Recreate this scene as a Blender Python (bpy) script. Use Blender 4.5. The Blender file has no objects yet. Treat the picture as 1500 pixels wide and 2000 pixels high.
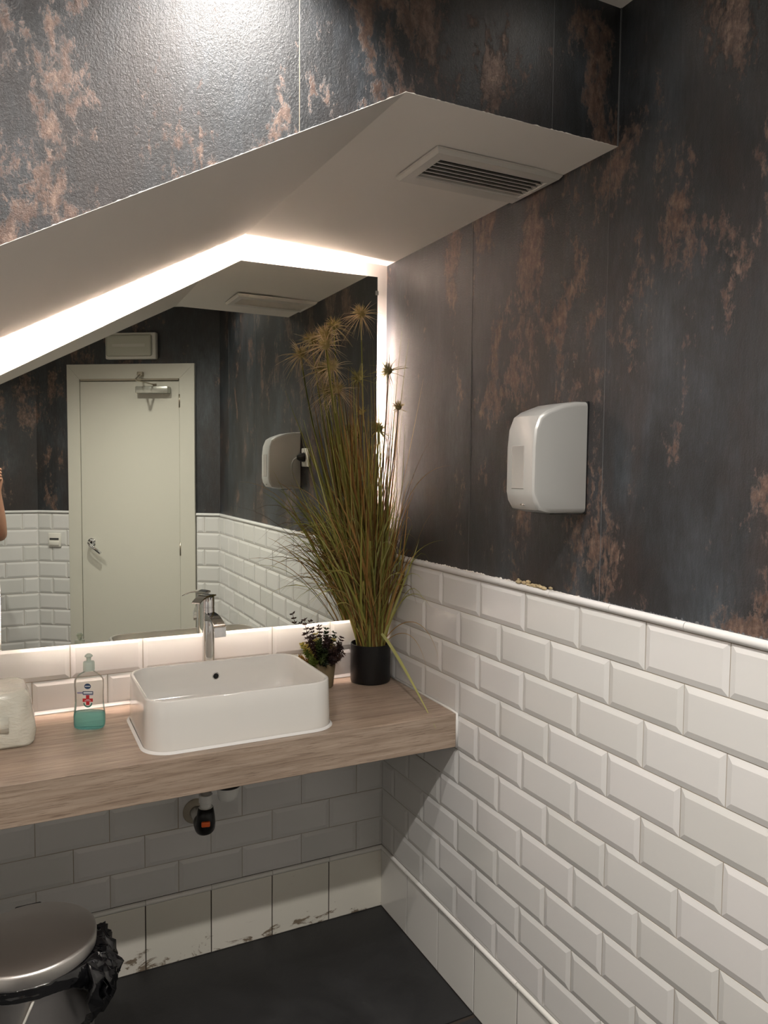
import bpy, bmesh, math, random
from mathutils import Vector, Matrix
random.seed(7)
C = bpy.context.scene.collection
S = bpy.context.scene
PI = math.pi
# ---------------------------------------------------------------- camera
def make_camera():
    yaw, pitch, roll = 0.46211, -0.05903, 0.00890
    f = Vector((math.sin(yaw)*math.cos(pitch), math.cos(yaw)*math.cos(pitch), math.sin(pitch)))
    r = Vector((math.cos(yaw), -math.sin(yaw), 0)); u = r.cross(f)
    r2 = r*math.cos(roll)+u*math.sin(roll); u2 = -r*math.sin(roll)+u*math.cos(roll)
    cam = bpy.data.cameras.new('camera'); o = bpy.data.objects.new('camera', cam); C.objects.link(o)
    M = Matrix.Identity(4)
    for i in range(3):
        M[i][0] = r2[i]; M[i][1] = u2[i]; M[i][2] = -f[i]
    M.translation = Vector((-1.1666, -2.335, 1.5531)); o.matrix_world = M
    cam.sensor_fit = 'VERTICAL'; cam.sensor_height = 32.0; cam.lens = 32.0*1482.0/2000.0
    cam.clip_start = 0.02
    S.camera = o
make_camera()
# ---------------------------------------------------------------- world, exposure, lamps
w = bpy.data.worlds.new('world'); S.world = w; w.use_nodes = True
w.node_tree.nodes['Background'].inputs[0].default_value = (0.9, 0.88, 0.85, 1)
w.node_tree.nodes['Background'].inputs[1].default_value = 0.02
S.view_settings.view_transform = 'Standard'; S.view_settings.look = 'None'
S.view_settings.exposure = 0.50; S.view_settings.gamma = 1.0
S.view_settings.use_curve_mapping = False
LAMP_X = (-0.80, -0.20, -1.40); LAMP_Y = (-1.24, -1.845)
SPOT_W = 25.0
LED_STRENGTH = 205.0
POWER = {(-0.80, -1.24): 1.55, (-0.20, -1.24): 0.02, (-1.40, -1.24): 0.6, (-0.80, -1.845): 2.15, (-0.20, -1.845): 0.38, (-1.40, -1.845): 1.6}
ZC = 2.512          # ceiling height
for ly in LAMP_Y:
    for lx in LAMP_X:
        if (lx, ly) not in POWER: continue
        l = bpy.data.lights.new('spot', 'SPOT'); l.energy = SPOT_W*POWER[(lx, ly)]; l.color = (1.0, 0.945, 0.885)
        l.spot_size = math.radians(124 if (lx, ly) == (-0.80, -1.24) else 146); l.spot_blend = 1.0; l.shadow_soft_size = 0.022
        o = bpy.data.objects.new('spot', l); C.objects.link(o); o.location = (lx, ly, ZC-0.014)
# ---------------------------------------------------------------- helpers
def obj(name, bm, mat=None, parent=None, smooth=False, auto=None, loc=None):
    me = bpy.data.meshes.new(name)
    if isinstance(bm, tuple): me.from_pydata(*bm)
    else: bm.to_mesh(me); bm.free()
    if mat:
        for m_ in (mat if isinstance(mat, (list, tuple)) else [mat]): me.materials.append(m_)
    o = bpy.data.objects.new(name, me); C.objects.link(o)
    if parent: o.parent = parent
    if loc is not None: o.location = loc
    if smooth or auto:
        for p in me.polygons: p.use_smooth = True
        if auto:
            bm2 = bmesh.new(); bm2.from_mesh(me)
            for e in bm2.edges:
                if len(e.link_faces) == 2 and e.calc_face_angle(0) > math.radians(auto): e.smooth = False
            bm2.to_mesh(me); bm2.free()
    return o
def empty(name, loc, rz=0):
    o = bpy.data.objects.new(name, None); C.objects.link(o); o.location = loc; o.rotation_euler = (0, 0, rz)
    o.empty_display_size = 0.05
    return o
def tag(o, label=None, cat=None, group=None, kind=None):
    if label: o['label'] = label
    if cat: o['category'] = cat
    if group: o['group'] = group
    if kind: o['kind'] = kind
    return o
def struct(name, bm, mat, label=None, **k):
    o = obj(name, bm, mat, **k); o['kind'] = 'structure'
    if label: o['label'] = label
    return o
def add_box(bm, a, b, bevel=0, seg=2, mi=0):
    a, b = Vector(a), Vector(b)
    vs = [bm.verts.new((x, y, z)) for x in (a.x, b.x) for y in (a.y, b.y) for z in (a.z, b.z)]
    fs = [(0,1,3,2),(4,6,7,5),(0,4,5,1),(2,3,7,6),(0,2,6,4),(1,5,7,3)]
    F = [bm.faces.new([vs[i] for i in f]) for f in fs]
    for f in F: f.material_index = mi
    bmesh.ops.recalc_face_normals(bm, faces=F)
    if bevel:
        es = list({e for f in F for e in f.edges})
        bmesh.ops.bevel(bm, geom=es, offset=bevel, segments=seg, affect='EDGES', profile=0.5)
    return bm
def box(a, b, bevel=0, seg=2): return add_box(bmesh.new(), a, b, bevel, seg)
def frame_of(d):
    d = d.normalized(); a = Vector((0, 0, 1)) if abs(d.z) < 0.95 else Vector((1, 0, 0))
    n = d.cross(a).normalized(); return n, d.cross(n).normalized()
def add_tube(bm, pts, rad, seg=8, caps=True, squash=1.0):
    pts = [Vector(p) for p in pts]; n = len(pts)
    if not hasattr(rad, '__len__'): rad = [rad]*n
    rings = []; N = None
    for i, p in enumerate(pts):
        d = (pts[min(i+1, n-1)]-pts[max(i-1, 0)]).normalized()
        if N is None: N, B = frame_of(d)
        else:
            N = (N-d*N.dot(d)).normalized()
        B = d.cross(N)
        rings.append([bm.verts.new(p+(N*math.cos(2*PI*k/seg)+B*math.sin(2*PI*k/seg)*squash)*rad[i]) for k in range(seg)])
    for a, b in zip(rings, rings[1:]):
        for k in range(seg): bm.faces.new((a[k], a[(k+1) % seg], b[(k+1) % seg], b[k]))
    if caps:
        bm.faces.new(rings[0][::-1]); bm.faces.new(rings[-1])
    return bm
def tube(pts, rad, seg=8, caps=True, squash=1.0): return add_tube(bmesh.new(), pts, rad, seg, caps, squash)
def add_loft(bm, rings, close=True, cap0=False, cap1=False):
    R = [[bm.verts.new(p) for p in r] for r in rings]; n = len(R[0])
    for a, b in zip(R, R[1:]):
        for k in range(n if close else n-1):
            bm.faces.new((a[k], a[(k+1) % n], b[(k+1) % n], b[k]))
    if cap0: bm.faces.new(R[0][::-1])
    if cap1: bm.faces.new(R[-1])
    return bm
def loft(rings, **k): return add_loft(bmesh.new(), rings, **k)
def lathe(prof, c=(0, 0), seg=40, cap0=False, cap1=False):
    return loft([[(c[0]+r*math.cos(2*PI*k/seg), c[1]+r*math.sin(2*PI*k/seg), z) for k in range(seg)] for r, z in prof], cap0=cap0, cap1=cap1)
def rrect(x0, x1, y0, y1, r, z, n=8):
    pts = []
    for cx, cy, a0 in ((x1-r, y1-r, 0), (x0+r, y1-r, 90), (x0+r, y0+r, 180), (x1-r, y0+r, 270)):
        for i in range(n+1):
            a = math.radians(a0+90*i/n); pts.append((cx+r*math.cos(a), cy+r*math.sin(a), z))
    return pts
# ---------------------------------------------------------------- materials
class Mat:
    def __init__(s, name, col=(0.8, 0.8, 0.8), rough=0.5, metal=0.0, spec=0.5, coat=0, trans=0, ior=1.5, emit=None):
        s.m = bpy.data.materials.new(name); s.m.use_nodes = True; s.t = s.m.node_tree; s.n = s.t.nodes
        s.b = s.n['Principled BSDF']; i = s.b.inputs
        i['Base Color'].default_value = (*col, 1); i['Roughness'].default_value = rough; i['Metallic'].default_value = metal
        i['Specular IOR Level'].default_value = spec; i['Coat Weight'].default_value = coat; i['Coat Roughness'].default_value = 0.05
        i['Transmission Weight'].default_value = trans; i['IOR'].default_value = ior
        if emit: i['Emission Color'].default_value = (*emit[0], 1); i['Emission Strength'].default_value = emit[1]
    def node(s, t, **k):
        n = s.n.new(t)
        for a, v in k.items(): setattr(n, a, v)
        return n
    def pos(s, scale=(1, 1, 1), obj=False):
        if obj: src = s.node('ShaderNodeTexCoord').outputs['Object']
        else: src = s.node('ShaderNodeNewGeometry').outputs['Position']
        mp = s.node('ShaderNodeMapping'); mp.inputs['Scale'].default_value = scale
        s.t.links.new(src, mp.inputs['Vector']); return mp.outputs[0]
    def noise(s, vec, scale, detail=4, rough=0.6, dist=0.0):
        n = s.node('ShaderNodeTexNoise'); n.inputs['Scale'].default_value = scale; n.inputs['Detail'].default_value = detail
        n.inputs['Roughness'].default_value = rough; n.inputs['Distortion'].default_value = dist
        s.t.links.new(vec, n.inputs['Vector']); return n.outputs['Fac']
    def ramp(s, fac, stops, interp='LINEAR'):
        r = s.node('ShaderNodeValToRGB'); r.color_ramp.interpolation = interp; e = r.color_ramp.elements
        while len(e) < len(stops): e.new(0.5)
        for el, (p, c) in zip(e, stops):
            el.position = p; el.color = (*c, 1) if hasattr(c, '__len__') else (c, c, c, 1)
        s.t.links.new(fac, r.inputs[0]); return r.outputs[0]
    def mix(s, fac, a, b, mode='MIX'):
        m = s.node('ShaderNodeMix', data_type='RGBA', blend_type=mode)
        for sock, v in ((m.inputs[0], fac), (m.inputs[6], a), (m.inputs[7], b)):
            if isinstance(v, (int, float)): sock.default_value = v
            elif isinstance(v, tuple): sock.default_value = (*v, 1)
            else: s.t.links.new(v, sock)
        return m.outputs[2]
    def math(s, op, a, b=0.0, c=0.0, clamp=False):
        m = s.node('ShaderNodeMath', operation=op); m.use_clamp = clamp
        for sock, v in zip(m.inputs, (a, b, c)):
            if isinstance(v, (int, float)): sock.default_value = v
            else: s.t.links.new(v, sock)
        return m.outputs[0]
    def col(s, o): s.t.links.new(o, s.b.inputs['Base Color']); return s
    def rough(s, o): s.t.links.new(o, s.b.inputs['Roughness']); return s
    def bump(s, h, strength=0.3, dist=0.002):
        b = s.node('ShaderNodeBump'); b.inputs['Strength'].default_value = strength; b.inputs['Distance'].default_value = dist
        s.t.links.new(h, b.inputs['Height']); s.t.links.new(b.outputs[0], s.b.inputs['Normal']); return s
def wallpaper(name='wallpaper', more=0.0):
    M = Mat(name, rough=0.42, spec=0.6)
    p = M.pos((1, 1, 0.45)); p2 = M.pos((1, 1, 0.16)); p3 = M.pos((1, 1, 0.55)); pv = M.pos((1, 1, 0.30))
    cloud = M.noise(p, 5.5, 7, 0.68, 0.2)
    base = M.ramp(cloud, [(0.30, (0.006, 0.006, 0.007)), (0.46, (0.015, 0.017, 0.0195)), (0.62, (0.033, 0.039, 0.046)), (0.78, (0.060, 0.070, 0.081))])
    brown = M.ramp(M.noise(pv, 4.2, 6, 0.65, 0.2), [(0.47, 0.0), (0.62, 1.0)])
    base = M.mix(M.math('MULTIPLY', brown, 0.6), base, (0.028, 0.018, 0.015))
    fib = M.noise(p2, 150, 3, 0.6)
    base = M.mix(0.4, base, M.ramp(fib, [(0.3, 0.2), (0.7, 0.92)]), 'OVERLAY')
    # copper flakes: patches x ragged granular noise
    patch = M.noise(p, 8.5, 4, 0.6, 0.3)
    zone = M.noise(M.pos((1, 1, 0.35)), 2.3, 2, 0.5)
    fine = M.noise(p3, 55, 9, 0.78, 0.3)
    sm = M.math('ADD', M.math('ADD', M.math('MULTIPLY', patch, 0.85), M.math('MULTIPLY', zone, 0.45)), M.math('MULTIPLY', fine, 0.62))
    mask = M.ramp(M.math('MULTIPLY_ADD', sm, 0.5, more), [(0.514, 0.0), (0.536, 0.65), (0.58, 0.95)])
    spk = M.ramp(M.noise(p3, 90, 5, 0.75, 0.3), [(0.64, 0.0), (0.70, 0.55)])
    spk = M.math('MULTIPLY', spk, M.ramp(M.noise(p, 4.1, 4), [(0.47, 0.0), (0.62, 1.0)]))
    mask = M.math('MAXIMUM', mask, spk)
    cop = M.ramp(M.noise(p3, 70, 5, 0.75), [(0.3, (0.055, 0.034, 0.027)), (0.5, (0.150, 0.094, 0.072)), (0.7, (0.30, 0.205, 0.16))])
    M.col(M.mix(mask, base, cop))
    M.t.links.new(M.math('MULTIPLY', mask, 0.35), M.b.inputs['Metallic'])
    M.rough(M.math('SUBTRACT', 0.43, M.math('MULTIPLY', mask, 0.05)))
    h = M.math('ADD', M.math('MULTIPLY', M.noise(M.pos((1, 1, 0.7)), 300, 4, 0.75), 0.9), M.math('MULTIPLY', mask, 0.3))
    h = M.math('ADD', h, M.math('MULTIPLY', M.noise(p2, 40, 3), 0.4))
    M.bump(h, 0.6, 0.0022)
    return M.m
def tile_mat(name, c=(0.66, 0.656, 0.64), stain=False):
    M = Mat(name, c, rough=0.12, spec=0.5)
    info = M.node('ShaderNodeObjectInfo')
    v = M.ramp(info.outputs['Random'], [(0.0, (c[0]*0.95, c[1]*0.95, c[2]*0.94)), (0.5, c), (1.0, (c[0]*1.03, c[1]*1.02, c[2]*1.03))])
    if stain:
        p = M.pos((1, 1, 2.2)); z = M.node('ShaderNodeSeparateXYZ'); M.t.links.new(M.node('ShaderNodeNewGeometry').outputs['Position'], z.inputs[0])
        low = M.ramp(z.outputs[2], [(0.0, 1.0), (0.06, 0.75), (0.11, 0.0)])
        n = M.ramp(M.math('MULTIPLY', M.noise(p, 9, 7, 0.7, 0.6), M.math('ADD', 0.45, M.math('MULTIPLY', low, 0.6))), [(0.545, 0.0), (0.585, 0.9)])
        v = M.mix(n, v, (0.17, 0.12, 0.07))
        M.rough(M.math('ADD', 0.14, M.math('MULTIPLY', n, 0.5)))
        scuff = M.ramp(M.noise(M.pos((1, 1, 5)), 22, 5, 0.7), [(0.66, 0.0), (0.72, 0.35)])
        v = M.mix(scuff, v, (0.30, 0.26, 0.2))
    M.col(v)
    M.bump(M.noise(M.pos(), 30, 2, 0.5), 0.06, 0.001)
    return M.m
def wood_mat():
    M = Mat('wood_laminate', rough=0.32, spec=0.4)
    g1 = M.noise(M.pos((0.5, 7, 9)), 9, 5, 0.6, 0.35)
    g2 = M.noise(M.pos((0.9, 22, 28)), 13, 5, 0.7, 0.25)
    g3 = M.noise(M.pos((0.22, 3.0, 3.6)), 6, 3, 0.5, 0.6)
    wv = M.node('ShaderNodeTexWave'); wv.wave_type = 'BANDS'; wv.bands_direction = 'Z'
    wv.inputs['Scale'].default_value = 9; wv.inputs['Distortion'].default_value = 7; wv.inputs['Detail'].default_value = 3
    wv.inputs['Detail Scale'].default_value = 0.9
    M.t.links.new(M.pos((0.35, 3.0, 2.6)), wv.inputs['Vector'])
    c = M.ramp(g1, [(0.28, (0.26, 0.190, 0.140)), (0.5, (0.37, 0.285, 0.218)), (0.72, (0.45, 0.355, 0.278))])
    c = M.mix(0.35, c, M.ramp(g3, [(0.3, 0.36), (0.7, 0.66)]), 'OVERLAY')
    lines = M.ramp(g2, [(0.36, 1.0), (0.46, 0.0)])
    c = M.mix(M.math('MULTIPLY', lines, 0.7), c, (0.13, 0.088, 0.064))
    c = M.mix(M.math('MULTIPLY', M.ramp(wv.outputs['Fac'], [(0.0, 0.0), (0.8, 0.0), (1.0, 0.6)]), 0.35), c, (0.17, 0.12, 0.088))
    M.col(c); M.bump(g2, 0.12, 0.001)
    return M.m
def paint(name, c, rough=0.6):
    M = Mat(name, c, rough=rough, spec=0.3); M.bump(M.noise(M.pos(), 120, 3), 0.05, 0.001); return M.m
def floor_mat():
    M = Mat('slate_floor', rough=0.55)
    n = M.noise(M.pos(), 5, 8, 0.65, 0.4)
    c = M.ramp(n, [(0.3, (0.013, 0.013, 0.014)), (0.6, (0.024, 0.024, 0.025)), (0.85, (0.045, 0.044, 0.043))])
    M.col(c); M.rough(M.ramp(n, [(0.3, 0.45), (0.8, 0.7)])); M.bump(M.noise(M.pos(), 35, 6, 0.7), 0.35, 0.003)
    return M.m
def thin_clear(name, tint=(0.97, 0.98, 0.97), rough=0.03, gloss=1.0):
    m = bpy.data.materials.new(name); m.use_nodes = True; t = m.node_tree; t.nodes.clear()
    out = t.nodes.new('ShaderNodeOutputMaterial'); mx = t.nodes.new('ShaderNodeMixShader'); tr = t.nodes.new('ShaderNodeBsdfTransparent')
    gl = t.nodes.new('ShaderNodeBsdfGlossy'); fr = t.nodes.new('ShaderNodeFresnel'); fr.inputs[0].default_value = 1.22
    tr.inputs[0].default_value = (*tint, 1); gl.inputs['Roughness'].default_value = rough
    gl.inputs[0].default_value = (gloss, gloss, gloss, 1)
    mm = t.nodes.new('ShaderNodeMath'); mm.operation = 'MULTIPLY'; mm.inputs[1].default_value = 0.85; t.links.new(fr.outputs[0], mm.inputs[0]); t.links.new(mm.outputs[0], mx.inputs[0]); t.links.new(tr.outputs[0], mx.inputs[1]); t.links.new(gl.outputs[0], mx.inputs[2]); t.links.new(mx.outputs[0], out.inputs[0])
    return m
def leaf_mat(name, cols, rough=0.55):
    M = Mat(name, rough=rough, spec=0.35)
    r = M.node('ShaderNodeObjectInfo').outputs['Random']
    g = M.noise(M.pos(), 7, 3, 0.6)
    f = M.math('FRACT', M.math('ADD', M.math('MULTIPLY', r, 3.7), M.math('MULTIPLY', g, 0.5)))
    n = len(cols)
    c = M.ramp(f, [(i/(n-1), c) for i, c in enumerate(cols)]); M.col(c)
    tl = M.node('ShaderNodeBsdfTranslucent'); M.t.links.new(c, tl.inputs[0]); mx = M.node('ShaderNodeMixShader'); mx.inputs[0].default_value = 0.35
    out = [q for q in M.n if q.type == 'OUTPUT_MATERIAL'][0]
    M.t.links.new(M.b.outputs[0], mx.inputs[1]); M.t.links.new(tl.outputs[0], mx.inputs[2]); M.t.links.new(mx.outputs[0], out.inputs[0])
    return M.m
WP = wallpaper(); WPU = wallpaper('wallpaper_worn', 0.026)
TILE = tile_mat('white_glazed_tile'); STILE = tile_mat('stained_tile', (0.76, 0.74, 0.66), True); BTILE = tile_mat('flat_tile', (0.78, 0.77, 0.73))
GROUT = paint('grout', (0.36, 0.31, 0.24), 0.9); GROUTD = paint('dirty_grout', (0.045, 0.035, 0.028), 0.9)
CREAM = paint('cream_paint', (0.84, 0.80, 0.745)); PAINTW = paint('white_paint', (0.82, 0.78, 0.73))
WOOD = wood_mat(); FLOOR = floor_mat()
SIL = Mat('silicone', (0.80, 0.79, 0.77), 0.25).m
CER = Mat('ceramic', (0.80, 0.785, 0.745), 0.06, spec=0.6, coat=0.5).m
CHROME = Mat('chrome', (0.78, 0.78, 0.78), 0.06, 1.0).m
STEEL = Mat('brushed_steel', (0.80, 0.77, 0.74), 0.36, 1.0)
STEEL.bump(STEEL.noise(STEEL.pos((1, 1, 40)), 40, 3), 0.06, 0.001); STEEL = STEEL.m
LEDLOW = Mat('led_strip_low', (1, 0.9, 0.85), 0.5, emit=((1.0, 0.78, 0.68), LED_STRENGTH*0.28)).m
MIRROR = Mat('mirror_glass', (0.78, 0.80, 0.74), 0.0, 1.0).m
MEDGE = Mat('mirror_edge', (0.35, 0.42, 0.38), 0.2, 0.6).m
LED = Mat('led_strip', (1, 0.9, 0.85), 0.5, emit=((1.0, 0.78, 0.71), LED_STRENGTH)).m
LAMPE = Mat('lamp_lens', (1, 1, 1), 0.4, emit=((1.0, 0.93, 0.83), 12)).m
WPLA = Mat('white_plastic', (0.72, 0.70, 0.64), 0.35).m
GPLA = Mat('silver_plastic', (0.50, 0.50, 0.48), 0.30, 0.35).m
GPLAD = Mat('grey_window_plastic', (0.36, 0.34, 0.32), 0.12, 0.2).m
BPLA = Mat('black_plastic', (0.006, 0.006, 0.007), 0.35, spec=0.4).m
DARK = Mat('dark_cavity', (0.01, 0.01, 0.01), 0.9).m
DOORW = paint('door_enamel', (0.58, 0.565, 0.495), 0.4)
# ---------------------------------------------------------------- room shell
TZ0 = 1.2428; PH = 0.1019; PW = 0.202; RAILZ = 1.2625
Y1 = -1.082                      # face of the wall over the bulkhead
ZS = 2.2316                      # underside of the bulkhead
XC = -0.505                      # crease where the underside starts to slope
SL = 0.547
XL = -2.0                        # left wall
A = Vector((0, -2.33)); B = Vector((-0.99, -3.02)); U = (B-A).normalized(); LD = (B-A).length
NB = Vector((-U.y, U.x)) if (-U.y*-1+U.x) < 0 else Vector((U.y, -U.x))
NB = Vector((U.y, -U.x)) if Vector((U.y, -U.x)).y > 0 else Vector((-U.y, U.x))
TH_D = math.atan2(U.y, U.x)
def poly_prism(pts2, z0, z1):
    bm = bmesh.new(); lo = [bm.verts.new((x, y, z0)) for x, y in pts2]; hi = [bm.verts.new((x, y, z1)) for x, y in pts2]
    n = len(pts2); fs = [bm.faces.new(lo), bm.faces.new(hi)]
    for i in range(n): fs.append(bm.faces.new((lo[i], lo[(i+1) % n], hi[(i+1) % n], hi[i])))
    bmesh.ops.recalc_face_normals(bm, faces=fs); return bm
T = 0.12
floor = struct('floor', poly_prism([(T, T), (T, -2.4), (-0.95, -3.3), (XL-T, -3.3), (XL-T, T)], -0.12, -0.004), GROUTD, 'black slate tiled floor')
k = 0
for ix in range(2):
    for iy in range(6):
        x1 = -0.004-ix*1.2; x0 = max(x1-1.196, XL); y1 = -0.002-iy*0.6 - (0.009 if iy else 0.0); y0 = y1-0.594
        bm = poly_prism([(x0, max(y0, -3.02)), (x1, max(y0, -3.02)), (x1, y1), (x0, y1)], -0.10, 0.0) if y0 < -1e-6 else None
        if y1 < -3.0: continue
        t_ = obj('floor_tile', bm, FLOOR, floor)
ceiling = struct('ceiling', poly_prism([(T, -1.0), (T, -2.4), (-0.95, -3.3), (XL-T, -3.3), (XL-T, -1.0)], ZC, ZC+0.12), PAINTW, 'white painted ceiling')
wall_right = struct('wall_right', box((0.0, -2.45, -0.1), (T, T, ZC+0.1)), WP, 'right wall, dark distressed wallpaper above white metro tiles')
wall_back = struct('wall_back', box((XL, 0.0, -0.1), (0.0, T, 2.45)), PAINTW, 'wall behind the backlit mirror, cream paint above white tiles')
wall_left = struct('wall_left', box((XL-T, -3.2, -0.1), (XL, T, ZC+0.1)), PAINTW, 'left wall, white paint above white tiles')
wall_front = struct('wall_front', box((XL, -3.02-T, -0.1), (-0.97, -3.02, ZC+0.1)), WP, 'wall beside the door, dark wallpaper above white tiles')
dw = box((-0.02, 0.0, -0.1), (LD+0.02, T, ZC+0.1))
wall_door = struct('wall_door', dw, WP, 'angled wall with the door, dark wallpaper above white tiles')
wall_door.location = (A.x, A.y, 0); wall_door.rotation_euler = (0, 0, TH_D)
# bulkhead: wall above and its underside (flat part and slope)
def sz(x): return ZS if x > XC else ZS-SL*(XC-x)
bm = bmesh.new()
f_lo = [(0, sz(0)), (XC, ZS), (XL, sz(XL))]
vs = []
for yy in (Y1, Y1+0.03):
    vs.append([bm.verts.new((x, yy, z+(0.004 if yy > Y1 else 0.0))) for x, z in f_lo]+[bm.verts.new((x, yy, ZC)) for x in (XL, XC, 0)])
fs = [bm.faces.new((v[0], v[1], v[4], v[5])) for v in vs]+[bm.faces.new((v[1], v[2], v[3], v[4])) for v in vs]
for i in range(6): fs.append(bm.faces.new((vs[0][i], vs[0][(i+1) % 6], vs[1][(i+1) % 6], vs[1][i])))
bmesh.ops.recalc_face_normals(bm, faces=fs)
wall_upper = struct('wall_upper', bm, WPU, 'wallpapered wall face above the sloping bulkhead')
def zb(x): return {0: ZS, 1: ZS+0.016, 2: sz(XL)+0.016}[x]
bm = bmesh.new(); top = []
under = [[bm.verts.new((x_, Y1-0.0006, sz(x_)-0.0004)) for x_ in (0, XC, XL)],
         [bm.verts.new((0, 0, zb(0))), bm.verts.new((XC-0.008, 0, zb(1))), bm.verts.new((XL, 0, zb(2)))]]
upr = [[bm.verts.new((x, yy, z+0.04)) for x, z in ((0, ZS), (XC, ZS), (XL, sz(XL)))] for yy in (Y1+0.03, 0)]
for a in (0, 1):
    bm.faces.new((under[0][a], under[0][a+1], under[1][a+1], under[1][a]))
    bm.faces.new((upr[0][a], upr[1][a], upr[1][a+1], upr[0][a+1]))
    bm.faces.new((under[0][a], upr[0][a], upr[0][a+1], under[0][a+1]))
    bm.faces.new((under[1][a], under[1][a+1], upr[1][a+1], upr[1][a]))
soffit = struct('ceiling_bulkhead', bm, CREAM, 'cream underside of the bulkhead, flat on the right and sloping down to the left')
# ragged cream filler line where wallpaper meets the bulkhead
def ragged(pts, width, off, mat, name, parent, seed=1, n=120):
    rnd = random.Random(seed); bm = bmesh.new(); P = [Vector(p) for p in pts]; off = Vector(off)
    L = [0]
    for a, b in zip(P, P[1:]): L.append(L[-1]+(b-a).length)
    prev = None; up = None
    for i in range(n+1):
        s = L[-1]*i/n
        for j in range(len(P)-1):
            if s <= L[j+1]+1e-9: break
        t = (s-L[j])/(L[j+1]-L[j]); p = P[j].lerp(P[j+1], t)
        d = (P[j+1]-P[j]).normalized(); up = off.cross(d).normalized()
        if up.z < 0: up = -up
        wdt = width*(0.25+rnd.random()*rnd.random()*1.6)
        cur = [bm.verts.new(p), bm.verts.new(p+up*wdt), bm.verts.new(p+up*wdt+off), bm.verts.new(p+off)]
        if prev:
            for q in range(4): bm.faces.new((prev[q], prev[(q+1) % 4], cur[(q+1) % 4], cur[q]))
        prev = cur
    bmesh.ops.recalc_face_normals(bm, faces=bm.faces[:])
    return obj(name, bm, mat, parent)
ragged([(-0.001, Y1, ZS-0.0004), (XC, Y1, ZS-0.0004), (XL, Y1, sz(XL)-0.0004)], 0.0013, (0, -0.0008, 0), CREAM, 'filler_line', wall_upper, 3, 420)
ragged([(0.0, Y1-0.002, ZS+0.0), (0.0, -0.002, ZS+0.0)], 0.0014, (-0.0012, 0, 0), CREAM, 'filler_line', wall_right, 5, 160)
GREYSEAM = Mat('seam_grey', (0.12, 0.125, 0.13), 0.6).m
for x in (-0.174, -0.7097, -1.245, -1.78):
    obj('wallpaper_seam', box((x-0.0005, Y1-0.0005, sz(x)), (x+0.0005, Y1, ZC)), GROUT if x == -0.7097 else GREYSEAM, wall_upper)
for y in (-0.531, -1.0615, -1.592, -2.12):
    obj('wallpaper_seam', box((-0.0005, y-0.0005, RAILZ), (0, y+0.0005, ZS if y > Y1 else ZC)), GREYSEAM, wall_right)
obj('corner_seam', box((-0.0022, Y1-0.0022, ZS), (0, Y1, ZC)), GREYSEAM, wall_upper)
# ---------------------------------------------------------------- tiles
_tm = {}
def metro_mesh(wd, ht, flat=False, mat=None):
    key = (round(wd, 4), round(ht, 4), flat, mat.name)
    if key in _tm: return _tm[key]
    bm = bmesh.new()
    e, c, g = (0.0022, 0.0056, 0.0130) if not flat else (0.0022, 0.0030, 0.0015)
    g = min(g, wd*0.33)
    def ring(x0, x1, z0, z1, y): return [bm.verts.new((x0, y, z0)), bm.verts.new((x1, y, z0)), bm.verts.new((x1, y, z1)), bm.verts.new((x0, y, z1))]
    r0 = ring(0, wd, 0, ht, 0.002); r1 = ring(0, wd, 0, ht, -e); r2 = ring(g, wd-g, g, ht-g, -c)
    for a, b in ((r0, r1), (r1, r2)):
        for k in range(4): bm.faces.new((a[k], a[(k+1) % 4], b[(k+1) % 4], b[k]))
    bm.faces.new(r2)
    bmesh.ops.recalc_face_normals(bm, faces=bm.faces[:])
    if bm.faces[-1].normal.y > 0: bmesh.ops.reverse_faces(bm, faces=bm.faces[:])
    me = bpy.data.meshes.new('tile'); bm.to_mesh(me); bm.free(); me.materials.append(mat); _tm[key] = me; return me
def pencil_mesh(wd, ht, out, mat):
    key = ('p', round(wd, 4), round(ht, 4), out, mat.name)
    if key in _tm: return _tm[key]
    prof = [(0.001, 0)]+[(-out*math.sin(PI*i/8)**0.8, ht*(1-math.cos(PI*i/8))/2) for i in range(0, 9)]+[(0.001, ht)]
    bm = loft([[(x, y, z) for y, z in prof] for x in (0, wd)], cap0=True, cap1=True, close=True)
    bmesh.ops.recalc_face_normals(bm, faces=bm.faces[:])
    me = bpy.data.meshes.new('trim_piece'); bm.to_mesh(me); bm.free(); me.materials.append(mat)
    me.polygons.foreach_set('use_smooth', [True]*len(me.polygons))
    bm = bmesh.new(); bm.from_mesh(me)
    for e in bm.edges:
        if len(e.link_faces) == 2 and e.calc_face_angle(0) > 0.8: e.smooth = False
    bm.to_mesh(me); bm.free()
    _tm[key] = me; return me
def place(name, me, parent, org, th, u, z, jit=0.0):
    o = bpy.data.objects.new(name, me); C.objects.link(o); o.parent = parent
    o.location = (org[0]+u*math.cos(th), org[1]+u*math.sin(th), z)
    o.rotation_euler = (random.gauss(0, jit), random.gauss(0, jit*0.3), th+random.gauss(0, jit)); return o
def spans(L, phase, excl):
    """tile intervals on [0,L] with joints at phase+n*PW, minus the excluded ranges"""
    out = []; j = phase-math.ceil(phase/PW+1)*PW
    while j < L:
        a, b = max(j, 0.0), min(j+PW, L); parts = [(a, b)]
        for e0, e1 in excl:
            parts = [q for (p0, p1) in parts for q in ((p0, min(p1, e0)), (max(p0, e1), p1)) if q[1]-q[0] > 1e-6]
        out += [q for q in parts if q[1]-q[0] > 0.012]; j += PW
    return out
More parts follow.
